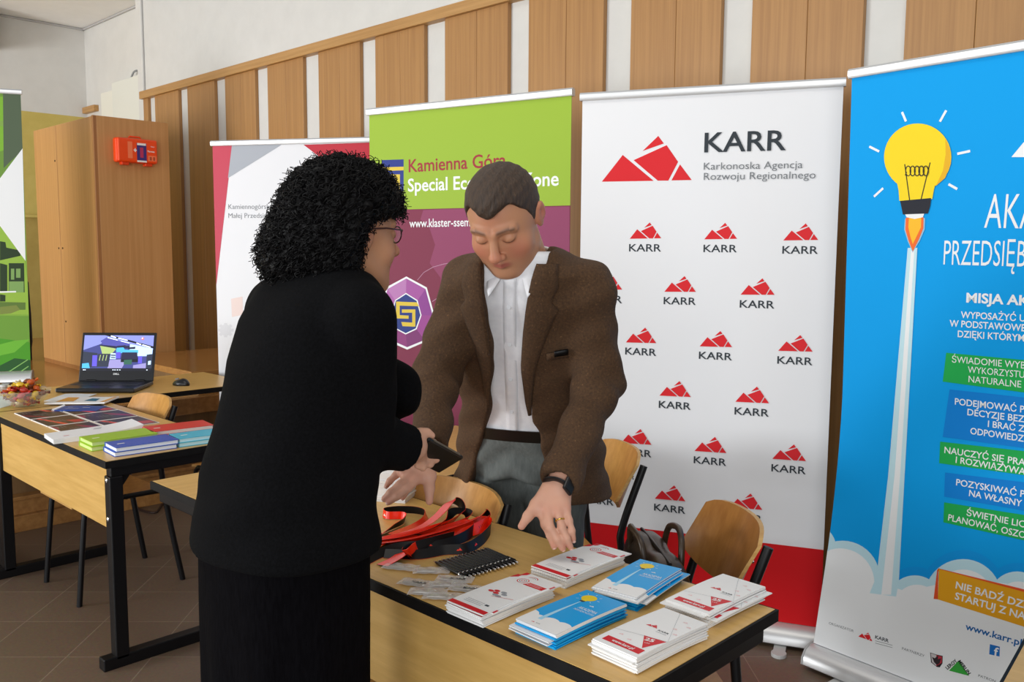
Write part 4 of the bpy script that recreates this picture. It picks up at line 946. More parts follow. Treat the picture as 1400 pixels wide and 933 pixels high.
q([(140, 640), (1015, 640), (1015, 675), (140, 675)], 12, 6); p.circle(sp(875, 248), .008, .008, 13, 6, 16); p.circle(sp(872, 243), .004, .004, 2, 7, 12)
for xx in (155, 175, 525, 550, 580, 610, 950): p.line(sp(xx, 662), sp(xx+16, 662), .004, 2, 7)
p.text('DELL', (-.016, .034), (.016, .034), .009, 14, 1, .03)
mb = MB(); p.emit(mb, lambda x, h, l: S(x, h, .0006+.00012*l)); mb.obj('display', SM+[mat('badge_silver', '#d8d8d8', .3)], lid, recalc=False)
for hx in (-.13, .13): MB().tube([(hx-.025, .130, .027), (hx+.025, .130, .027)], .007, 10).obj('hinge', BLACKMETAL, t, smooth=50)
pm = Zp(248, 527, TZ)
t = thing('computer_mouse', 'small black computer mouse on the desk right of the laptop', 'mouse', tuple(pm), math.radians(20))
mb = MB(); n = 18; vs = []; rings = [(1.0, 0.0), (1.05, .006), (1.0, .014), (.85, .024), (.6, .031), (.25, .034)]
for r, z in rings:
    for j in range(n): a = 2*PI*j/n; vs.append((.052*r*math.cos(a), .031*r*math.sin(a)*(1-.12*math.cos(a)), z*(1+.15*math.cos(a)*(z > .01))))
mb.add(vs, [(i*n+j, i*n+(j+1) % n, (i+1)*n+(j+1) % n, (i+1)*n+j) for i in range(len(rings)-1) for j in range(n)] + [tuple(range(n))[::-1], tuple(range((len(rings)-1)*n, len(rings)*n))])
mb.obj('shell', LB, t, smooth=60); MB().tube([(-.04, 0, .030), (-.018, 0, .036)], .004, 8).obj('scroll_wheel', mat('wheel_grey', '#77777a', .4), t, smooth=60)
# cable on the floor
pts = [Zp(*a, .006) for a in ((165, 676), (178, 690), (195, 698), (213, 701), (222, 690), (236, 687), (250, 692), (262, 688))]
tag(MB().tube(smooth_path(pts, 6), .006, 8).obj('power_cable', mat('cable_brown', '#35221c', .5), smooth=60), 'thin dark cable on the tiled floor under the left desk chair', 'cable')
# ================================================================== soft bodies: distance fields turned into one smooth skin
def v3(*a): return np.array(a, np.float32)
def cone(p, a, b, ra, rb):
    a = np.asarray(a, np.float32); b = np.asarray(b, np.float32); ba = b-a
    h = np.clip(((p-a)@ba)/float(ba@ba+1e-12), 0, 1)
    return np.linalg.norm(p-a-h[..., None]*ba, axis=-1)-(ra+h*(rb-ra))
def chain(p, pts, rs, k=.01):
    d = None
    for i in range(len(pts)-1):
        e = cone(p, pts[i], pts[i+1], rs[i], rs[i+1]); d = e if d is None else smin(d, e, k)
    return d
def ell(p, c, r, R=None):
    q = p-np.asarray(c, np.float32)
    if R is not None: q = q@np.asarray(R, np.float32)
    r = np.asarray(r, np.float32); k0 = np.linalg.norm(q/r, axis=-1); k1 = np.linalg.norm(q/(r*r), axis=-1)
    return k0*(k0-1)/np.maximum(k1, 1e-6)
def rbox(p, c, h, r, R=None):
    q = p-np.asarray(c, np.float32)
    if R is not None: q = q@np.asarray(R, np.float32)
    q = np.abs(q)-(np.asarray(h, np.float32)-r)
    return np.linalg.norm(np.maximum(q, 0), axis=-1)+np.minimum(q.max(-1), 0)-r
def smin(a, b, k):
    h = np.maximum(k-np.abs(a-b), 0)/k
    return np.minimum(a, b)-h*h*k*.25
def smax(a, b, k): return -smin(-a, -b, k)
def nets(fn, lo, hi, res):
    """surface nets over a regular grid"""
    ax = [np.arange(lo[i], hi[i]+res, res, dtype=np.float32) for i in range(3)]
    n = [len(a) for a in ax]; val = np.empty(n, np.float32); step = max(1, int(400000/(n[1]*n[2])))
    for i in range(0, n[0], step):
        g = np.stack(np.meshgrid(ax[0][i:i+step], ax[1], ax[2], indexing='ij'), -1); val[i:i+step] = fn(g)
    ins = val < 0
    cs = [np.s_[a:n[0]-1+a, b:n[1]-1+b, c:n[2]-1+c] for a in (0, 1) for b in (0, 1) for c in (0, 1)]
    cnt = sum(ins[c].astype(np.int8) for c in cs); act = (cnt > 0) & (cnt < 8)
    idx = -np.ones(act.shape, np.int64); I = np.argwhere(act); idx[act] = np.arange(len(I))
    acc = np.zeros((len(I), 3)); num = np.zeros(len(I))
    off = [(a, b, c) for a in (0, 1) for b in (0, 1) for c in (0, 1)]
    for i, A in enumerate(off):
        for j, Bo in enumerate(off):
            if j > i and sum(abs(x-y) for x, y in zip(A, Bo)) == 1:
                va = val[I[:, 0]+A[0], I[:, 1]+A[1], I[:, 2]+A[2]]; vb = val[I[:, 0]+Bo[0], I[:, 1]+Bo[1], I[:, 2]+Bo[2]]
                x = (va < 0) != (vb < 0); t = np.where(x, va/np.where(x, va-vb, 1), 0)
                pos = np.array(A)[None]+t[:, None]*(np.array(Bo)-np.array(A))[None]
                acc += pos*x[:, None]; num += x
    V = (I+acc/num[:, None])*res+np.array(lo); F = []
    for d in range(3):
        s0 = [slice(None)]*3; s1 = [slice(None)]*3; s0[d] = slice(0, -1); s1[d] = slice(1, None)
        a, b = ins[tuple(s0)], ins[tuple(s1)]; e = np.argwhere(a != b); u, w_ = (d+1) % 3, (d+2) % 3
        ok = (e[:, u] > 0) & (e[:, w_] > 0) & (e[:, u] < n[u]-1) & (e[:, w_] < n[w_]-1); e = e[ok]
        fl = a[tuple(e.T)]
        q = []
        for du, dw in ((-1, -1), (0, -1), (0, 0), (-1, 0)):
            c = e.copy(); c[:, u] += du; c[:, w_] += dw; q.append(idx[tuple(c.T)])
        q = np.stack(q, 1); q[~fl] = q[~fl][:, ::-1]; F.append(q)
    F = np.concatenate(F); F = F[(F >= 0).all(1)]
    return V, F
def relax(V, F, it=1, lam=.5):
    e = np.concatenate([F[:, [i, (i+1) % 4]] for i in range(4)]); 
    for _ in range(it):
        s = np.zeros_like(V); c = np.zeros(len(V))
        np.add.at(s, e[:, 0], V[e[:, 1]]); np.add.at(s, e[:, 1], V[e[:, 0]]); np.add.at(c, e[:, 0], 1); np.add.at(c, e[:, 1], 1)
        V = V+lam*(s/np.maximum(c, 1)[:, None]-V)
    return V
def soft(name, parts, mats, parent=None, O=None, it=1, matfn=None, colfn=None, loc=None):
    """parts: list of (fn, lo, hi, res); one mesh object"""
    VV, FF, n = [], [], 0
    for fn, lo, hi, res in parts:
        V, F = nets(fn, lo, hi, res); V = relax(V, F, it); VV.append(V); FF.append(F+n); n += len(V)
    V = np.concatenate(VV); F = np.concatenate(FF); O = np.zeros(3) if O is None else np.asarray(O)
    me = bpy.data.meshes.new(name); me.from_pydata((V-O).tolist(), [], F.tolist())
    if not isinstance(mats, (list, tuple)): mats = [mats]
    for m_ in mats: me.materials.append(m_)
    me.polygons.foreach_set('use_smooth', [True]*len(F))
    if matfn is not None: me.polygons.foreach_set('material_index', matfn(V[F].mean(1)).astype(np.int32))
    if colfn is not None:
        ca = me.color_attributes.new('tone', 'FLOAT_COLOR', 'POINT'); c = colfn(V); ca.data.foreach_set('color', np.concatenate([c, np.ones((len(c), 1))], 1).astype(np.float32).ravel())
    me.update(); o = bpy.data.objects.new(name, me); COL.objects.link(o)
    if parent is not None: o.parent = parent
    else: o.location = tuple(O)
    return o
def attr_mat(name, rough=.5, spec=.4, sss=.0, bump=.0, bscale=600):
    m = mat(name, '#c08a70', rough, spec=spec); nt = m.node_tree; b = nt.nodes['Principled BSDF']
    a = nt.nodes.new('ShaderNodeAttribute'); a.attribute_name = 'tone'; nt.links.new(a.outputs['Color'], b.inputs['Base Color'])
    if bump:
        tc = nt.nodes.new('ShaderNodeTexCoord'); nz = nt.nodes.new('ShaderNodeTexNoise'); nz.inputs['Scale'].default_value = bscale; bp = nt.nodes.new('ShaderNodeBump'); bp.inputs['Strength'].default_value = bump; bp.inputs['Distance'].default_value = .002
        nt.links.new(tc.outputs['Object'], nz.inputs['Vector']); nt.links.new(nz.outputs['Fac'], bp.inputs['Height']); nt.links.new(bp.outputs['Normal'], b.inputs['Normal'])
    b.inputs['Subsurface Weight'].default_value = sss; b.inputs['Subsurface Radius'].default_value = (.012, .005, .003); b.inputs['Subsurface Scale'].default_value = .5
    return m
SKIN = attr_mat('skin', .5, .35, .12, .06, 420)
def frame(fwd, up=(0, 0, 1)):
    f = np.asarray(fwd, float); f /= np.linalg.norm(f); l = np.cross(up, f); l /= np.linalg.norm(l); u = np.cross(f, l)
    return np.stack([l, f, u], 1)             # columns: person's left, forward, up
def interp(z, zs, vs): return np.interp(z, zs, vs).astype(np.float32)
def smoothstep(x, a, b): t = np.clip((x-a)/(b-a), 0, 1); return t*t*(3-2*t)
# ---------------------------------------------------------------- a head, in its own frame: x left, y forward, z up, origin mid-head
def head_sdf(q, jaw=1.0, age=1.0):
    d = ell(q, (0, -.016, .032), (.079, .097, .088))
    d = smin(d, ell(q, (0, .028, -.028), (.064, .066, .085)), .03)
    d = smin(d, ell(q, (0, .030, -.072), (.052*jaw, .054, .043)), .03)
    d = smin(d, cone(q, (.045, .0, -.06), (.018, .068, -.098), .022, .017), .025); d = smin(d, cone(q, (-.045, .0, -.06), (-.018, .068, -.098), .022, .017), .025)
    d = smin(d, ell(q, (0, .074, -.100), (.022, .017, .015)), .02)
    ax = q.copy(); ax[..., 0] = np.abs(ax[..., 0])
    d = smin(d, ell(ax, (.041, .053, -.032), (.027, .027, .026)), .02)                       # cheeks
    d = smin(d, cone(ax, (.010, .090, .026), (.046, .074, .026), .008, .008), .014)         # brow ridge
    d = smax(d, -ell(ax, (.032, .104, .006), (.020, .020, .0125)), .016)                     # eye sockets
    d = smin(d, ell(ax, (.031, .0775, .005), (.0155, .0145, .0125)), .004)                   # lidded eyes
    d = smin(d, cone(q, (0, .092, .016), (0, .113, -.024), .0075, .0115), .012)             # nose bridge
    d = smin(d, ell(q, (0, .116, -.028), (.0125, .012, .0105)), .008)
    d = smin(d, ell(ax, (.0125, .104, -.033), (.0075, .010, .0075)), .006)
    d = smax(d, -ell(ax, (.007, .111, -.0405), (.0032, .005, .003)), .003)
    d = smin(d, cone(ax, (0, .0955, -.0585), (.020, .0865, -.0615), .0052, .0030), .006)
    d = smin(d, cone(ax, (0, .0945, -.068), (.018, .086, -.066), .0062, .0032), .006)
    d = smax(d, -cone(ax, (0, .1035, -.0632), (.022, .0905, -.0638), .0016, .0012), .003)
    d = smin(d, ell(ax, (.0775, -.014, -.006), (.0085, .019, .031), None), .008)             # ears
    d = smin(d, ell(ax, (.085, -.021, .004), (.0065, .016, .023)), .005)
    d = smax(d, -ell(ax, (.092, -.010, .002), (.0075, .010, .017)), .006)
    return d
def head_tone(q, base, red, lip, stubble=0., shade=None):
    x, y, z = np.abs(q[:, 0]), q[:, 1], q[:, 2]
    c = np.tile(np.array(base), (len(q), 1))
    def mix(w_, col): return c*(1-w_[:, None])+np.array(col)*w_[:, None]
    g = lambda cx, cy, cz, s: np.exp(-(((x-cx)**2+(y-cy)**2+(z-cz)**2)/(s*s)))
    c = mix(.75*g(.04, .07, -.032, .028), red); c = mix(.75*g(0, .115, -.028, .018), red); c = mix(.7*g(.085, -.02, 0, .03), red); c = mix(.3*g(0, .09, .06, .04), red)
    if stubble: c = mix(stubble*smoothstep(-z, .045, .07)*smoothstep(y, -.01, .03)*(z > -.13), (base[0]*.72, base[1]*.72, base[2]*.74))
    wl = np.exp(-((z+.0632)/.0075)**4)*np.exp(-(x/.021)**6)*(y > .07); c = mix(.85*wl, lip)
    wb = np.exp(-((z-.0285-.10*(x-.012)*(x < .04))/.0045)**2)*smoothstep(x, .008, .016)*(1-smoothstep(x, .048, .056))*(y > .055)
    if shade is not None:
        c = mix(.72*wb, shade)
        we = np.exp(-((z+.0025+.006*((x-.031)/.015)**2*-1)/.0016)**2)*np.exp(-((x-.031)/.0145)**8)*(y > .06); c = mix(.9*we, shade)
    return c
# ---------------------------------------------------------------- a hand from measured joints
def hand_sdf(p, wrist, knuckles, fingers, thumb, r=1.0):
    """knuckles: 4 base joints, index to little; fingers: 4 lists of joints; thumb: 3-4 joints from its root"""
    d = None
    for i, kx in enumerate(knuckles):
        w_ = np.asarray(wrist)+(np.asarray(kx)-np.mean(knuckles, 0))*.5
        e = cone(p, w_, kx, .0165*r, .0112*r); d = e if d is None else smin(d, e, .018)
    for kx, fg, fr in zip(knuckles, fingers, (.0092, .0096, .0090, .0080)):
        pts = [kx]+list(fg); rs = list(np.linspace(fr*1.12, fr*.78, len(pts))*r)
        d = smin(d, chain(p, pts, rs, .006), .007)
    tr = list(np.linspace(.0165, .0088, len(thumb))*r)
    d = smin(d, chain(p, thumb, tr, .008), .016)
    return d
def bounds(pts, pad): P_ = np.array(pts); return P_.min(0)-pad, P_.max(0)+pad
def nail_mesh(tip, prev, normal, wd):
    t = np.asarray(tip)-np.asarray(prev); t /= np.linalg.norm(t); n = np.asarray(normal)-t*(np.asarray(normal)@t); n /= np.linalg.norm(n); s = np.cross(t, n)
    return t, n, s
# ---------------------------------------------------------------- leather bag on the chair seat
c4m = Matrix.Translation(c4.location) @ Matrix.Rotation(c4.rotation_euler[2], 4, 'Z')
fc4 = np.array((c4m.to_3x3() @ Vector((0, 1, 0)))); lf4 = np.array((c4m.to_3x3() @ Vector((1, 0, 0))))
bc = np.array(c4.location) + fc4*(-.02) - lf4*.0 + np.array([0, 0, .46])
Rb = np.stack([lf4, fc4, [0, 0, 1]], 1)
def bag_fn(p):
    q = (p-bc.astype(np.float32))@Rb.astype(np.float32)
    tt = np.clip(q[..., 2]/.29, 0, 1)
    q2 = q.copy(); q2[..., 1] = q[..., 1]/(1.0-.45*tt); q2[..., 0] = q[..., 0]/(1.0-.14*tt*tt)
    d = rbox(q2, (0, 0, .145), (.185, .085, .143), .05)*.7
    return d+.004*np.sin(q[..., 0]*38+2)*np.sin(q[..., 2]*27+q[..., 0]*11)
BAGM = grain('worn_leather', '#2e2118', '#40301f', (14, 14, 14), .36, .15, c3='#553f28')
t = soft('leather_bag', [(bag_fn, bc+np.array([-.26, -.26, -.02]), bc+np.array([.26, .26, .34]), .008)], BAGM, None, bc, 2)
tag(t, 'dark brown leather handbag with loop handles on the chair seat', 'handbag')
for sy in (-.035, .035):
    pts = [(-.075, sy*1.3, .245), (-.075, sy*1.35, .275), (-.055, sy*1.5, .318), (0, sy*1.7, .332), (.055, sy*1.5, .318), (.075, sy*1.35, .275), (.075, sy*1.3, .245)]
    hd = MB().tube(smooth_path([tuple(Rb@np.array(a)) for a in pts], 5), .0085, 8).obj('handle', BAGM, t, smooth=60)
    for sx_ in (-.075, .075): MB().box(tuple(Rb@np.array((sx_, sy*1.25, .245))), (.022, .010, .03), Matrix(Rb.tolist())).obj('buckle', STEEL, hd, bevel=.002)
MB().tube([tuple(Rb@np.array(a)) for a in ((-.14, 0, .286), (-.05, 0, .289), (.05, 0, .289), (.14, 0, .286))], .005, 8).obj('zip', mat('zip_dark', '#15110e', .4), t, smooth=60)
MB().lathe([(.012, 0), (.012, .004), (.006, .006)], 14, tuple(Rb@np.array((0.05, .088, .09))), 0, Matrix(Rb.tolist()) @ Matrix.Rotation(-PI/2, 3, 'X')).obj('clasp', STEEL, t, smooth=50)
# ================================================================== the man behind the desk
_h = -np.array([cF[0], cF[1], 0]); _h /= np.linalg.norm(_h); _r = np.array([cR[0], cR[1], 0.])
MF = _h*math.cos(math.radians(20)) - _r*math.sin(math.radians(20)); ML = np.array([-MF[1], MF[0], 0])
MO = np.array([*Dp(721, 640, 2.68)[:2], 0.0])
LEAN = _h-_r*.06
mZ = [0, .80, .92, 1.0, 1.12, 1.25, 1.36, 1.44, 1.52]                  # spine: how far forward he leans, level by level
mY = [0, .0, .02, .06, .15, .24, .32, .37, .41]
def m_local(p):
    q = (p-MO.astype(np.float32)); q = q-interp(q[..., 2], mZ, mY)[..., None]*LEAN.astype(np.float32); x = q@ML.astype(np.float32); z = q[..., 2]; y = q@MF.astype(np.float32)
    return np.stack([x, y, z], -1)
def m_world(x, y, z): return MO+ML*x+MF*y+LEAN*np.interp(z, mZ, mY)+np.array([0, 0, z])
mA_z = [.70, .80, .90, 1.0, 1.12, 1.25, 1.36, 1.44, 1.49, 1.53]
mA = [.215, .212, .205, .196, .190, .192, .190, .170, .120, .06]
mB_ = [.150, .150, .148, .142, .135, .132, .125, .110, .085, .055]
def m_torso(q, e=0.):
    z = q[..., 2]; a = interp(z, mA_z, mA)+e; b = interp(z, mA_z, mB_)+e
    ex = 2.4
    r = ((np.abs(q[..., 0])/a)**ex+(np.abs(q[..., 1])/b)**ex)**(1/ex)
    return (r-1)*np.minimum(a, b)*.9
HEADC = Dp(689, 299, 2.15)
# head: turned to picture left, bowed
yaw_ = math.radians(17); hf = np.array([-cF[0], -cF[1], 0]); hf /= np.linalg.norm(hf)
hr = np.array([cR[0], cR[1], 0.])
fh = hf*math.cos(yaw_)-hr*math.sin(yaw_); dn = math.radians(40); fh = fh*math.cos(dn)+np.array([0, 0, -1])*math.sin(dn)
HR = frame(fh)
roll_ = math.radians(-4); HR = HR@np.array([[math.cos(roll_), 0, math.sin(roll_)], [0, 1, 0], [-math.sin(roll_), 0, math.cos(roll_)]])
HSC = 1.025; HSX = np.array([1.06, 1.0, 1.0])
def m_head(p):
    q = ((p-HEADC.astype(np.float32))@HR.astype(np.float32))/(HSC*HSX).astype(np.float32)
    d = head_sdf(q, 1.25)*HSC
    return d
def hw(x, y, z): return HEADC+HR@(np.array([x, y, z])*HSC*HSX)
NECK0, NECK1 = m_world(0, -.02, 1.45), hw(0, -.03, -.05)
def m_headneck(p): return smin(m_head(p), cone(p, NECK0, NECK1, .066, .060), .02)
# arms: shoulder, elbow, wrist (measured depths); right arm is the one at picture left
RS, RE, RW = m_world(-.158, -.01, 1.405), Dp(597, 520, 2.34), Dp(588, 612, 2.14)
LS, LE, LW = m_world(.160, -.01, 1.405), Dp(820, 525, 2.30), Dp(766, 656, 2.10)
def J(u, v, d): return Dp(u, v, d)
# left hand (picture right), back of the hand to us
lk = [J(735, 697, 2.075), J(749, 699, 2.065), J(763, 699, 2.06), J(774, 695, 2.065)]
lf = [[J(735, 718, 2.055), J(751-8, 733, 2.045), J(756-9, 746, 2.045)], [J(752, 722, 2.04), J(762, 738, 2.035), J(769, 750, 2.04)], [J(768, 722, 2.04), J(775, 737, 2.035), J(780, 748, 2.04)], [J(778, 712, 2.05), J(782, 726, 2.045), J(784, 738, 2.05)]]
lf[0] = [J(745, 718, 2.055), J(752, 733, 2.045), J(757, 747, 2.045)]
lk[0] = J(738, 694, 2.075)
lt = [J(748, 672, 2.10), J(733, 690, 2.08), J(722, 706, 2.06), J(713, 720, 2.045)]
LHW = J(763, 664, 2.10)
# right hand (picture left), fingers down and to the left
rk = [J(568, 656, 2.05), J(562, 652, 2.06), J(557, 648, 2.07), J(554, 643, 2.085)]
rk = [J(571, 655, 2.045), J(561, 652, 2.05), J(552, 647, 2.06), J(549, 639, 2.075)]
rf = [[J(557, 668, 2.03), J(543, 679, 2.025), J(532, 687, 2.03)], [J(547, 663, 2.035), J(534, 674, 2.03), J(526, 682, 2.035)], [J(556, 664, 2.06), J(553, 674, 2.06), J(551, 680, 2.065)], [J(541, 650, 2.07), J(533, 658, 2.07), J(529, 664, 2.075)]]
rt = [J(583, 634, 2.07), J(588, 651, 2.055), J(587, 668, 2.045), J(587, 686, 2.04)]
RHW = J(584, 630, 2.10)
def m_lhand(p): return smin(hand_sdf(p, LHW, lk, lf, lt, 1.0), cone(p, LW+(LE-LW)*.3, LHW, .027, .0255), .02)
def m_rhand(p): return smin(hand_sdf(p, RHW, rk, rf, rt, 1.0), cone(p, RW+(RE-RW)*.3, RHW, .027, .0255), .02)
HIPL, HIPR = m_world(.088, 0, .84), m_world(-.088, 0, .84)
KNL, KNR = m_world(.094, .015, .48), m_world(-.094, .015, .48)
ANL, ANR = m_world(.125, -.02, .09), m_world(-.125, -.02, .09)
def m_under(p):
    q = m_local(p); d = smax(smax(m_torso(q, -.04), q[..., 2]-1.42, .02), .84-q[..., 2], .02)
    for h_, kn, a_ in ((HIPL, KNL, ANL), (HIPR, KNR, ANR)): d = smin(d, chain(p, [h_, kn, a_], [.075, .05, .04], .02), .03)
    for s_, e_, w_ in ((RS, RE, RW), (LS, LE, LW)): d = smin(d, chain(p, [s_, e_, w_], [.055, .045, .032], .02), .03)
    return smin(d, cone(p, NECK0, NECK1, .055, .05), .03)
def m_tone(V):
    q = (V-HEADC)@HR/(HSC*HSX)
    c = head_tone(q, lin('#c28c6a')[:3], lin('#c4705c')[:3], lin('#a85850')[:3], .35, lin('#3a2a20')[:3])
    far = np.linalg.norm(V-HEADC, axis=1) > .22
    c[far] = np.array(lin('#cf9c84')[:3])
    for k_ in list(lk)+[j for f in lf for j in f[-1:]]+list(rk)+[j for f in rf for j in f[-1:]]+[rt[-1], lt[-1]]:
        w_ = .5*np.exp(-((V-k_)**2).sum(1)/.012**2); c = c*(1-w_[:, None])+np.array(lin('#c07460')[:3])*w_[:, None]
    return c
lo, hi = bounds([HEADC, NECK0, NECK1], .16)
l1, h1 = bounds(lk+[x for f in lf for x in f]+lt+[LHW, LW+(LE-LW)*.35], .045); l2, h2 = bounds(rk+[x for f in rf for x in f]+rt+[RHW, RW+(RE-RW)*.35], .045)
man = soft('person', [(m_headneck, lo, hi, .0028), (m_lhand, l1, h1, .0024), (m_rhand, l2, h2, .0024), (m_under, MO+np.array([-.4, -.85, .05]), MO+np.array([.8, .35, 1.58]), .014)],
           SKIN, None, MO, 1, None, m_tone)
tag(man, 'man in a brown tweed jacket and open white shirt leaning over the brochure desk', 'person')
# nails
mb = MB()
for tip, prev in [(f[-1], f[-2]) for f in lf+rf]+[(lt[-1], lt[-2]), (rt[-1], rt[-2])]:
    t_, n_, s_ = nail_mesh(tip, prev, cC-tip, .01); c_ = tip+n_*.0062
    mb.grid(4, 4, lambda u, v: c_+t_*((v-.4)*.012)+s_*((u-.5)*.0095)-n_*(.004*(2*u-1)**2+.0015*(2*v-1)**2))
mb.obj('fingernails', mat('nail', '#e0b4a4', .3), man, off=MO, smooth=80)
# hair
def m_hair(p):
    q = ((p-HEADC.astype(np.float32))@HR.astype(np.float32))/(HSC*HSX).astype(np.float32)
    x, y, z = np.abs(q[..., 0]), q[..., 1], q[..., 2]
    d = ell(q, (0, -.018, .034), (.0825, .1005, .0925))
    d = smin(d, ell(q, (0, .025, .075), (.05, .06, .048)), .03)
    nz = .0007*np.sin(q[..., 0]*230-q[..., 2]*200+q[..., 1]*60)
    line = np.interp(y, [-.12, -.05, -.022, -.004, .012, .03, .05, .075, .10], [-.07, -.07, -.035, -.028, -.006, .042, .063, .077, .078]).astype(np.float32)
    line = line - .015*np.exp(-(x/.022)**2)*smoothstep(y, .03, .06) + .014*np.exp(-((x-.045)/.015)**2)*smoothstep(y, .015, .05)
    return smax(d+nz, (line-z)*.8, .006)*HSC
HAIRM = grain('short_brown_hair', '#30231a', '#4a3626', (160, 160, 40), .6, .6, c3='#705840')
lo, hi = bounds([HEADC], .17)
soft('hair', [(m_hair, lo, hi, .003)], HAIRM, man, MO, 0)
# white shirt
SH = grain('white_shirt', '#e8e8ec', '#f0f0f2', (60, 60, 60), .7, .03)
def m_shirt(p):
    q = m_local(p); d = m_torso(q, -.018)+.0035*np.sin(q[..., 2]*34+q[..., 0]*30)*np.sin(q[..., 0]*24-q[..., 2]*9)
    return smax(smax(d, q[..., 2]-1.50, .01), .955-q[..., 2], .01)
soft('shirt', [(m_shirt, MO+np.array([-.35, -.75, .92]), MO+np.array([.65, .3, 1.56]), .0065)], SH, man, MO, 1)
mb = MB()
for z in (1.06, 1.16, 1.26, 1.36):
    b_ = np.interp(z, mA_z, mB_)-.018; c_ = m_world(0, b_+.003, z)
    mb.lathe([(.0055, 0), (.0055, .0025), (.003, .003)], 12, c_, 0, Matrix(np.stack([ML, [0, 0, 1], MF], 1).tolist()))
mb.obj('shirt_buttons', mat('button_white', '#d6d6d8', .3), man, off=MO, smooth=50)
# collar: a band open at the front whose wings fall on the chest
mb = MB(); nu, nv = 40, 8
NC = m_world(0, -.012, 1.455)
def col(u, v):
    a = (u-.5)*2; an = a*math.radians(168); k_ = abs(a)
    rx = .066+.022*v+.010*v*k_; ry = .068+.020*v+.020*v*k_**3
    z = .060-.052*k_**2 - v*(.034+.040*max(0, (k_-.55)/.45)**1.5)
    x = math.sin(an)*rx; y = -math.cos(an)*ry
    if k_ > .8: x += math.copysign(.030*(k_-.8)/.2*v, x)
    return NC+ML*x+MF*(y+.012*k_+.25*z*-.3)+np.array([0, 0, z])
mb.grid(nu, nv, col); o = mb.obj('shirt_collar', SH, man, off=MO, smooth=70); so = o.modifiers.new('thick', 'SOLIDIFY'); so.thickness = .003
# trousers, belt, shoes
TR = grain('grey_trousers', '#565b59', '#656a67', (120, 120, 30), .8, .08)
def m_trs(p):
    q = m_local(p); d = smax(smax(m_torso(q, -.012), q[..., 2]-.985, .008), .84-q[..., 2], .02)
    for h_, kn, a_ in ((HIPL, KNL, ANL), (HIPR, KNR, ANR)): d = smin(d, chain(p, [h_, kn, a_], [.098, .078, .068], .02), .03)
    d = d+.007*np.sin(q[..., 2]*62+np.abs(q[..., 0])*48)*np.exp(-((q[..., 2]-.84)/.12)**2)+.003*np.sin(q[..., 2]*30)*np.exp(-((q[..., 2]-.2)/.15)**2)
    return smax(d, .035-q[..., 2], .01)
soft('trousers', [(m_trs, MO+np.array([-.35, -.35, .02]), MO+np.array([.35, .35, 1.02]), .008)], TR, man, MO, 1)
mb = MB(); n = 48
vs = []
for z in (.965, 1.0):
    for e in (0., .006):
        for j in range(n):
            a = 2*PI*j/n; A2 = np.interp(z, mA_z, mA)-.016+e; B2 = np.interp(z, mA_z, mB_)-.015+e; c, s = math.cos(a), math.sin(a)
            vs.append(m_world(A2*math.copysign(abs(c)**.83, c), B2*math.copysign(abs(s)**.83, s), z))
fs = [(j, (j+1) % n, n+(j+1) % n, n+j) for j in range(n)] + [(n+j, n+(j+1) % n, 3*n+(j+1) % n, 3*n+j) for j in range(n)] + [(3*n+j, 3*n+(j+1) % n, 2*n+(j+1) % n, 2*n+j) for j in range(n)] + [(2*n+j, 2*n+(j+1) % n, (j+1) % n, j) for j in range(n)]
mb.add(vs, fs); mb.obj('belt', mat('belt_black', '#0c0a09', .4), man, off=MO, smooth=40)
def shoe(an):
    def f(p):
        q = p-an.astype(np.float32); x = q@ML.astype(np.float32); y = q@MF.astype(np.float32); z = q[..., 2]+an[2]; q = np.stack([x, y, z], -1)
        d = smin(ell(q, (0, .09, .045), (.046, .11, .05)), ell(q, (0, -.03, .055), (.04, .06, .06)), .04)
        d = smin(d, cone(q, (0, -.02, .06), (0, -.015, .12), .045, .045), .03); return smax(d, .003-z, .006)
    return (f, an+np.array([-.2, -.25, -.1]), an+np.array([.25, .15, .08]), .006)
soft('shoes', [shoe(ANL), shoe(ANR)], mat('shoe_brown', '#33231a', .35), man, MO, 1)
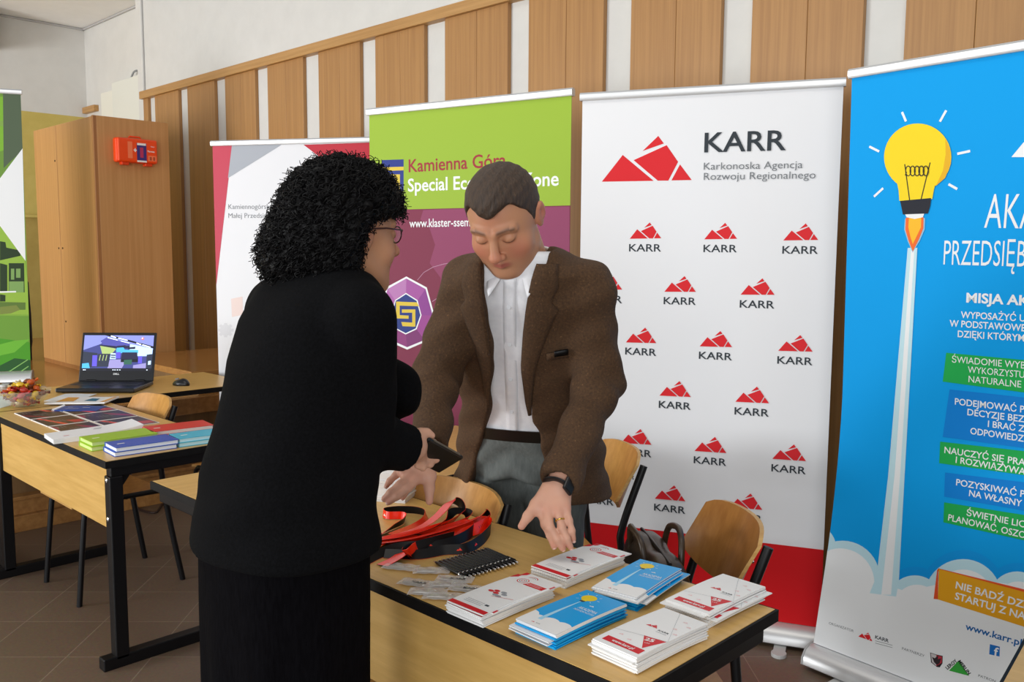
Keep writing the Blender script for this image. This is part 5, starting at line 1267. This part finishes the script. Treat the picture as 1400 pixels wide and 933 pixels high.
# tweed jacket
TW = grain('brown_tweed', '#3f2a17', '#563b22', (190, 190, 190), .9, .3, 4, c3='#83603f')
open_z = [.74, .85, .95, 1.02, 1.10, 1.20, 1.30, 1.40, 1.47, 1.56]
open_w = [.150, .118, .092, .074, .058, .047, .054, .066, .078, .085]
open_c = [-.01, -.008, -.004, 0, 0, 0, 0, 0, 0, 0]
def crease(q):
    x, y, z = q[..., 0], q[..., 1], q[..., 2]
    return .0045*np.sin(z*31+x*19+y*12)*np.sin(x*14-z*7+1.3)+.0025*np.sin(z*67-x*30)
def m_jacket(p):
    q = m_local(p); d = m_torso(q, 0)-interp(q[..., 2], [.75, .85, 1.0, 1.1], [.034, .022, .008, .004])*np.where(q[..., 0] > 0, 1, .25)
    hem = .775+.02*np.cos(q[..., 0]*7)+.03*np.clip(.14-np.abs(q[..., 0]), 0, .14)*(q[..., 1] > 0)
    d = smax(d, q[..., 2]-1.515, .02)
    d = smin(d, cone(p, m_world(-.11, -.015, 1.43), RS, .060, .068), .04); d = smin(d, cone(p, m_world(.11, -.015, 1.43), LS, .060, .068), .04)
    d = smax(d, hem-q[..., 2], .012)
    w_ = interp(q[..., 2], open_z, open_w); c_ = interp(q[..., 2], open_z, open_c)
    cut = np.maximum(np.abs(q[..., 0]-c_)-w_, -(q[..., 1]+.0)); d = smax(d, -cut, .010)
    neck = cone(p, NECK0-np.array([0, 0, .02]), NECK1, .078, .080); d = smax(d, -neck, .012)
    arm = None
    for s_, e_, w2 in ((RS, RE, RW), (LS, LE, LW)):
        a_ = chain(p, [s_, e_, w2], [.073, .061, .048], .03)
        ax = (w2-e_)/np.linalg.norm(w2-e_); tz = (p-w2.astype(np.float32))@ax.astype(np.float32)
        tl = (p-e_.astype(np.float32))@ax.astype(np.float32)
        a_ = a_+.0055*np.sin(tl*78)*np.exp(-(tl/.11)**2)+.0025*np.sin(tl*50+2)
        a_ = smax(a_, tz-.012, .006)
        hole = cone(p, w2-ax*.03, w2+ax*.06, .030, .033); a_ = smax(a_, -hole, .004)
        arm = a_ if arm is None else np.minimum(arm, a_)
    d = smin(d, arm, .028)
    return d+crease(q)
soft('jacket', [(m_jacket, MO+np.array([-.45, -.9, .70]), MO+np.array([.85, .32, 1.60]), .0058)], TW, man, MO, 1)
mb = MB(); mb.grid(3, 30, lambda u, v: m_world((u-.5)*.034, (np.interp(.99+.45*v, mA_z, mB_)-.018)*max(0, 1-(abs(u-.5)*.034/.19)**2.4)**(1/2.4)*.98+.0015, .99+.45*v))
o = mb.obj('button_placket', SH, man, off=MO, smooth=60); o.modifiers.new('t', 'SOLIDIFY').thickness = .003
# lapels and the jacket's collar lie on the cloth
def surf(x, z, e=.010):
    a = np.interp(z, mA_z, mA)+.004; b = np.interp(z, mA_z, mB_)+.004
    y = b*max(0, 1-(abs(x)/a)**2.4)**(1/2.4)
    return m_world(x, y+e, z)
for sg in (-1, 1):
    mb = MB(); nu, nv = 6, 22
    def lap(u, v):
        z = 1.06+(1.47-1.06)*v; xi = np.interp(z, open_z, open_w)-.006
        wmax = np.interp(v, [0, .25, .6, .74, .76, .80, .84, 1.0], [.004, .026, .060, .076, .056, .052, .066, .045])
        return surf(sg*(xi+wmax*u), z, .011+.008*math.sin(PI*min(1, u*.9+.1))-.002*u)
    mb.grid(nu, nv, lap); o = mb.obj('lapel', TW, man, off=MO, smooth=60); so = o.modifiers.new('thick', 'SOLIDIFY'); so.thickness = .005; so.offset = 0
mb = MB(); nu, nv = 32, 4
def jcol(u, v):
    a = (u-.5)*2; an = a*math.radians(140); k_ = abs(a)
    rx = .080+.022*v; ry = .082+.022*v; z = .058-.050*k_**2-.036*v
    return NC+ML*(math.sin(an)*rx)+MF*(-math.cos(an)*ry+.006)+np.array([0, 0, z])
mb.grid(nu, nv, jcol); o = mb.obj('jacket_collar', TW, man, off=MO, smooth=70); so = o.modifiers.new('thick', 'SOLIDIFY'); so.thickness = .006
# breast pocket with a dark clip, hip pocket flaps, sleeve buttons
mb = MB(); mb.grid(6, 2, lambda u, v: surf(.105+.06*u, 1.225+.010*u+.018*v, .012)); o = mb.obj('breast_pocket', TW, man, off=MO, smooth=60); o.modifiers.new('t', 'SOLIDIFY').thickness = .004
mb = MB(); mb.grid(4, 2, lambda u, v: surf(.125+.03*u, 1.236+.006*u+.014*v, .019)); o = mb.obj('pocket_clip', BLACKMETAL, man, off=MO, smooth=60); o.modifiers.new('t', 'SOLIDIFY').thickness = .005
mb = MB(); mb.grid(8, 3, lambda u, v: surf(.125+.07*u, .93+.05*v, .012)); o = mb.obj('pocket_flap', TW, man, off=MO, smooth=60); o.modifiers.new('t', 'SOLIDIFY').thickness = .004
# wrist watch and ring
ax = (LHW-LE)/np.linalg.norm(LHW-LE); wc = LW+ax*.020
def ringpts(c, ax, r, n=28):
    a = np.cross(ax, [0, 0, 1.]); a /= np.linalg.norm(a); b = np.cross(ax, a); return [tuple(c+a*r*math.cos(2*PI*i/n)+b*r*math.sin(2*PI*i/n)) for i in range(n+1)]
mb = MB(); mb.tube(ringpts(wc, ax, .0295), .0085, 8, caps=False, flat=.35, up=tuple(np.cross(ax, [0, 0, 1.])*0+np.array([0, 0, 1.])))
wb_ = mb.obj('wrist_watch', mat('watch_black', '#131315', .4), man, off=MO, smooth=60)
wd_ = (hr*.85+np.array([0, 0, .35])-cF*.35); wd_ -= ax*(wd_@ax); wd_ /= np.linalg.norm(wd_)
sd_ = np.cross(ax, wd_); MB().box(tuple(wc+wd_*.033-MO), (.036, .034, .009), Matrix(np.stack([ax, sd_, wd_], 1).tolist())).obj('watch_case', mat('watch_black', '#131315', .4), wb_, bevel=.004)
MB().box(tuple(wc+wd_*.0378-MO), (.028, .026, .001), Matrix(np.stack([ax, sd_, wd_], 1).tolist())).obj('watch_face', mat('watch_glass', '#0e0e11', .5), wb_)
rd = lf[2][0]*.55+lk[2]*.45; rax = (lf[2][0]-lk[2])/np.linalg.norm(lf[2][0]-lk[2])
MB().tube(ringpts(rd, rax, .0098), .0022, 8, caps=False).obj('wedding_ring', mat('gold', '#d8b25a', .2, 1.0), man, off=MO, smooth=60)
# ================================================================== the woman seen from behind
WO = np.array([-1.53, .925, 0.0])
wZ = [0, .8, 1.0, 1.2, 1.38, 1.48]; wY = [0, 0, 0, .015, .035, .06]
wSX = [.0, .9, 1.1, 1.25, 1.42, 1.6]; wSV = [0, 0, .014, .034, .042, .042]
def w_local(p):
    q = p-WO.astype(np.float32); z = q[..., 2]; q = q-interp(z, wSX, wSV)[..., None]*np.array([cR[0], cR[1], 0], np.float32)
    return np.stack([-q[..., 0], q[..., 1]-interp(z, wZ, wY), z], -1)        # x = her left (-X), y = forward (+Y)
def w_world(x, y, z): return WO+np.array([-x, y+np.interp(z, wZ, wY), z])+np.array([cR[0], cR[1], 0])*np.interp(z, wSX, wSV)
wA_z = [.0, .60, .80, .90, 1.0, 1.08, 1.18, 1.28, 1.36, 1.42, 1.46, 1.50]
wA = [.182, .182, .188, .188, .182, .172, .164, .164, .160, .135, .085, .05]
wB = [.158, .158, .160, .160, .154, .148, .143, .140, .125, .10, .075, .05]
def w_torso(q, e=0.):
    z = q[..., 2]; a = interp(z, wA_z, wA)+e; b = interp(z, wA_z, wB)+e
    r = ((np.abs(q[..., 0])/a)**2.3+(np.abs(q[..., 1])/b)**2.3)**(1/2.3)
    return (r-1)*np.minimum(a, b)*.9
WH = Dp(477, 319, 1.80)
whf = np.array([.02, .99, -.08]); WR = frame(whf)
def wh(x, y, z): return WH+WR@np.array([x, y, z])
WN0, WN1 = w_world(0, -.01, 1.40), wh(0, -.02, -.06)
def w_headneck(p):
    q = (p-WH.astype(np.float32))@WR.astype(np.float32)
    return smin(head_sdf(q, .94), cone(p, WN0, WN1, .056, .052), .02)
# arms: her right arm is on the picture's right side, forearm forward to the phone
WRS, WRE, WRW = w_world(-.158, 0, 1.375), Dp(500, 598, 1.80), Dp(552, 611, 1.89)
WLS, WLE, WLW = w_world(.140, 0, 1.375), Dp(537, 535, 1.98), Dp(458, 590, 2.0)
# phone: a slab held in the right hand
PA, PB = Dp(574, 613, 1.93), Dp(612, 633, 2.02)                # along the phone
pdir = (PB-PA)/np.linalg.norm(PB-PA); pside = Dp(588, 604, 1.925)-Dp(575, 624, 1.96); pside -= pdir*(pside@pdir); pside /= np.linalg.norm(pside); pn = np.cross(pdir, pside)
if pn@(cC-PA) < 0: pn = -pn
PC = (PA+PB)/2
K_ = lambda u, v, d: Dp(u, v, d)
wk = [K_(578, 607, 1.945), K_(576, 616, 1.95), K_(574, 624, 1.95), K_(570, 630, 1.95)]
wf = [[K_(592, 606, 1.985), K_(600, 618, 1.995), K_(592, 626, 1.985)], [K_(590, 616, 1.985), K_(596, 628, 1.99), K_(586, 634, 1.975)], [K_(586, 626, 1.98), K_(588, 635, 1.975), K_(578, 636, 1.955)], [K_(578, 634, 1.965), K_(578, 640, 1.955), K_(570, 638, 1.94)]]
wt = [K_(567, 602, 1.915), K_(575, 594, 1.92), K_(583, 593, 1.93), K_(590, 596, 1.935)]
WHW = K_(566, 612, 1.915)
def w_rhand(p): return smin(hand_sdf(p, WHW, wk, wf, wt, .92), cone(p, WRW+(WRE-WRW)*.3, WHW, .03, .024), .02)
lk2 = [WLW+np.array(d_) for d_ in ((.075, .012, -.02), (.078, .004, -.034), (.076, -.004, -.048), (.070, -.012, -.06))]
lf2 = [[k_+np.array([.03, 0, -.01]), k_+np.array([.05, 0, -.028]), k_+np.array([.055, 0, -.045])] for k_ in lk2]
lt2 = [WLW+np.array(d_) for d_ in ((.02, .01, .0), (.045, .03, .0), (.065, .035, -.008), (.085, .035, -.016))]
def w_lhand(p): return smin(hand_sdf(p, WLW+np.array([.015, 0, -.01]), lk2, lf2, lt2, .92), cone(p, WLW+(WLE-WLW)*.3, WLW, .03, .024), .02)
def w_under(p):
    q = w_local(p); d = smax(smax(w_torso(q, -.04), q[..., 2]-1.46, .02), .80-q[..., 2], .02)
    for s in (-1, 1): d = smin(d, chain(p, [w_world(s*.09, 0, .84), w_world(s*.09, .01, .46), w_world(s*.085, -.02, .11)], [.085, .055, .036], .02), .03)
    for s_, e_, w_ in ((WRS, WRE, WRW), (WLS, WLE, WLW)): d = smin(d, chain(p, [s_, e_, w_], [.046, .040, .030], .02), .03)
    return d
def w_tone(V):
    q = (V-WH)@WR; c = head_tone(q, lin('#c8926e')[:3], lin('#c47c60')[:3], lin('#a85850')[:3], 0, lin('#2a1e18')[:3])
    c[np.linalg.norm(V-WH, axis=1) > .2] = np.array(lin('#d8a488')[:3]); return c
lo, hi = bounds([WH, WN0, WN1], .15); l1, h1 = bounds(wk+[x for f in wf for x in f]+wt+[WHW, WRW+(WRE-WRW)*.3], .045); l2, h2 = bounds(lk2+[x for f in lf2 for x in f]+lt2+[WLW, WLW+(WLE-WLW)*.3], .045)
woman = soft('person', [(w_headneck, lo, hi, .0032), (w_rhand, l1, h1, .0024), (w_lhand, l2, h2, .004), (w_under, WO+np.array([-.4, -.3, .05]), WO+np.array([.5, .6, 1.5]), .014)], SKIN, None, WO, 1, None, w_tone)
tag(woman, 'woman with curly black hair and a long black jacket, back turned, holding a phone', 'person')
# black jacket
BKJ = grain('black_wool', '#070708', '#0d0d0f', (200, 200, 200), 1.0, .1, 3, spec=.1)
def w_jacket(p):
    q = w_local(p); x, y, z = q[..., 0], q[..., 1], q[..., 2]
    fl = interp(z, [.86, .95, 1.08, 1.2], [.014, .010, .005, .004])
    d = w_torso(q, 0)-fl; d = smax(d, z-1.462, .02)
    d = smin(d, cone(p, w_world(-.10, 0, 1.405), WRS, .052, .056), .04); d = smin(d, cone(p, w_world(.10, 0, 1.405), WLS, .052, .056), .04)
    d = smax(d, .915-z, .012)
    d = smax(d, -cone(p, WN0-np.array([0, 0, .01]), WN1, .060, .066), .010)
    arm = None
    for s_, e_, w2 in ((WRS, WRE, WRW), (WLS, WLE, WLW)):
        a_ = chain(p, [s_, e_, w2], [.062, .060, .050 if s_ is WRS else .046], .03); ax_ = (w2-e_)/np.linalg.norm(w2-e_)
        tz = (p-w2.astype(np.float32))@ax_.astype(np.float32); a_ = smax(a_, tz-.004, .006)
        a_ = smax(a_, -cone(p, w2-ax_*.03, w2+ax_*.06, .040, .044), .004)
        tl = (p-e_.astype(np.float32))@ax_.astype(np.float32); a_ = a_+.003*np.sin(tl*80)*np.exp(-(tl/.08)**2)
        arm = a_ if arm is None else np.minimum(arm, a_)
    d = smin(d, arm, .02)
    return d+.003*np.sin(z*26+x*17)*np.sin(x*15-z*6)+.002*np.sin(z*55+x*20)*np.exp(-((z-1.02)/.08)**2)-.0025*np.exp(-(x/.004)**2)*(y < 0)*0
soft('jacket', [(w_jacket, WO+np.array([-.42, -.35, .88]), WO+np.array([.52, .62, 1.52]), .0065)], BKJ, woman, WO, 1)
BKS = grain('black_skirt', '#060507', '#0b0a0d', (150, 150, 30), 1.0, .1, 3, spec=.06)
def w_skirt(p):
    q = w_local(p); x, y, z = q[..., 0], q[..., 1], q[..., 2]; an = np.arctan2(y, x)
    d = w_torso(q, -.008)+.006*np.sin(an*9)*smoothstep(.95-z, 0, .5)
    return smax(smax(d, z-1.02, .01), .34-z, .008)
soft('skirt', [(w_skirt, WO+np.array([-.27, -.24, .31]), WO+np.array([.27, .24, 1.05]), .008)], BKS, woman, WO, 1)
def wshoe(s):
    an = w_world(s*.085, -.02, .09)
    def f(p):
        q = p-np.array([an[0], an[1], 0], np.float32)
        d = smin(ell(q, (0, .10, .035), (.038, .085, .034)), ell(q, (0, -.01, .07), (.034, .05, .045)), .04); d = smin(d, cone(q, (0, -.04, .05), (0, -.045, .006), .016, .009), .02)
        return smax(d, .003-q[..., 2], .004)
    return (f, an+np.array([-.1, -.12, -.1]), an+np.array([.1, .24, .06]), .006)
soft('shoes', [wshoe(-1), wshoe(1)], mat('shoe_black', '#0c0b0c', .35), woman, WO, 1)
# white blouse collar
mb = MB(); NW = w_world(0, .004, 1.432)
def wc_(u, v):
    a = (u-.5)*2; an = a*math.radians(165); k_ = abs(a)
    return NW+np.array([-math.sin(an)*(.064+.016*v), -math.cos(an)*(.066+.018*v)+.006, .055-.02*k_-v*(.03+.02*k_)])
mb.grid(36, 5, wc_); o = mb.obj('blouse_collar', SH, woman, off=WO, smooth=70); o.modifiers.new('t', 'SOLIDIFY').thickness = .003
# hair: one big mass of curls
HC = Dp(452, 304, 1.775)
def w_hairmass(p):
    q = (p-HC.astype(np.float32)); x = q@cR.astype(np.float32); z = q@np.array([0, 0, 1], np.float32); y = q@np.array([cF[0], cF[1], 0], np.float32)
    s = np.stack([x, y, z], -1)
    d = ell(s, (.008, 0, .012), (.106, .115, .112)); d = smin(d, ell(s, (-.025, -.015, -.050), (.100, .10, .080)), .05)
    d = smin(d, ell(s, (.055, .02, .035), (.080, .09, .078)), .05); d = smin(d, ell(s, (-.083, -.02, -.075), (.042, .06, .050)), .05)
    d = smin(d, ell(s, (.02, -.05, -.08), (.085, .06, .06)), .04)
    face = ell((p-WH.astype(np.float32))@WR.astype(np.float32), (0, .12, -.050), (.12, .085, .085)); d = smax(d, -face, .012)
    hz = (p-WH.astype(np.float32)); d = smax(d, hz@cR.astype(np.float32)-interp(hz[..., 2], [-.14, -.10, -.06, -.03, 0, .028, .045, .06], [.026, .026, .030, .036, .048, .060, .10, .2]), .010)
    return d
def w_hair(p):
    d = w_hairmass(p)
    n = np.sin(p[..., 0]*150+2*np.sin(p[..., 2]*70))*np.sin(p[..., 1]*140+2*np.sin(p[..., 0]*80))*np.sin(p[..., 2]*150+1.5*np.sin(p[..., 1]*60))
    return d-.007*n
CURL = grain('curly_black_hair', '#050405', '#0b090a', (90, 90, 90), .55, .3, 3, spec=.18)
lo, hi = bounds([HC], .21)
hair = soft('hair', [(w_hair, lo, hi, .0042)], CURL, woman, WO, 0)
V, F = nets(w_hairmass, lo, hi, .012)
mb = MB(); sel = rng.choice(len(V), 2600, replace=True)
for i in sel:
    p = V[i]; eps = 2e-3; b_ = p[None].astype(np.float32)
    g = np.array([float(w_hairmass(b_+np.eye(3, dtype=np.float32)[k]*eps)[0]-w_hairmass(b_-np.eye(3, dtype=np.float32)[k]*eps)[0]) for k in range(3)]); g /= np.linalg.norm(g)+1e-9
    dn_ = np.array([0, 0, -1.])+rng.normal(0, .55, 3); dn_ -= g*(dn_@g); dn_ /= np.linalg.norm(dn_); sd = np.cross(g, dn_)
    ln = rng.uniform(.03, .06); r = rng.uniform(.004, .008); turns = rng.uniform(1.4, 2.8); ph = rng.uniform(0, 6.28); n = 15; c_ = p-g*.004-dn_*ln*.4
    pts = [c_+dn_*(ln*t_)+sd*(r*math.cos(ph+turns*6.28*t_))+g*(r*(.35+math.sin(ph+turns*6.28*t_))+.010*t_*t_) for t_ in np.linspace(0, 1, n)]
    mb.tube(pts, [.0014*(1-.5*t_) for t_ in np.linspace(0, 1, n)], 4, caps=False)
mb.obj('curls', CURL, hair, off=WO, smooth=80, recalc=False)
# glasses
GM = mat('dark_red_frame', '#3a1418', .3)
gl = MB()
for s in (-1, 1):
    gl.tube([wh(s*(.031+.024*math.cos(a)), .104-.10*abs(.024*math.cos(a)+.0)*0-.012*(.031+.024*math.cos(a))/.05, .006+.017*math.sin(a)) for a in [i*PI/12 for i in range(25)]], .0015, 6, caps=False)
    gl.tube([wh(s*.055, .092, .012), wh(s*.078, .075, .013), wh(s*.086, .03, .012), wh(s*.084, -.015, .006)], .0016, 6)
gl.tube([wh(-.008, .103, .010), wh(0, .108, .013), wh(.008, .103, .010)], .0014, 6)
g_ = gl.obj('glasses', GM, woman, off=WO, smooth=60)
mb = MB()
for s in (-1, 1):
    mb.add([wh(s*(.031+.0235*math.cos(a)), .104-.012*(.031+.0235*math.cos(a))/.05, .006+.0165*math.sin(a)) for a in [i*PI/12 for i in range(24)]], [tuple(range(24))])
mb.obj('lenses', mat('lens_glass', '#e8ecf0', .03, 0, .8, alpha=.25), g_, off=WO, recalc=False)
# phone
Rp = Matrix(np.stack([pdir, pside, pn], 1).tolist())
t = thing('smartphone', "black smartphone held out in the woman's right hand", 'phone', tuple(PC))
MB().box((0, 0, 0), (.142, .072, .009), Rp).obj('case', mat('phone_case', '#0b0b0d', .35), t, bevel=.004)
MB().box(tuple(pn*.0048), (.134, .064, .001), Rp).obj('screen', mat('phone_screen', '#050507', .45), t)
MB().box(tuple(pside*.0365), (.11, .0015, .005), Rp).obj('side_rail', mat('phone_rail', '#8f8676', .35, .6), t)
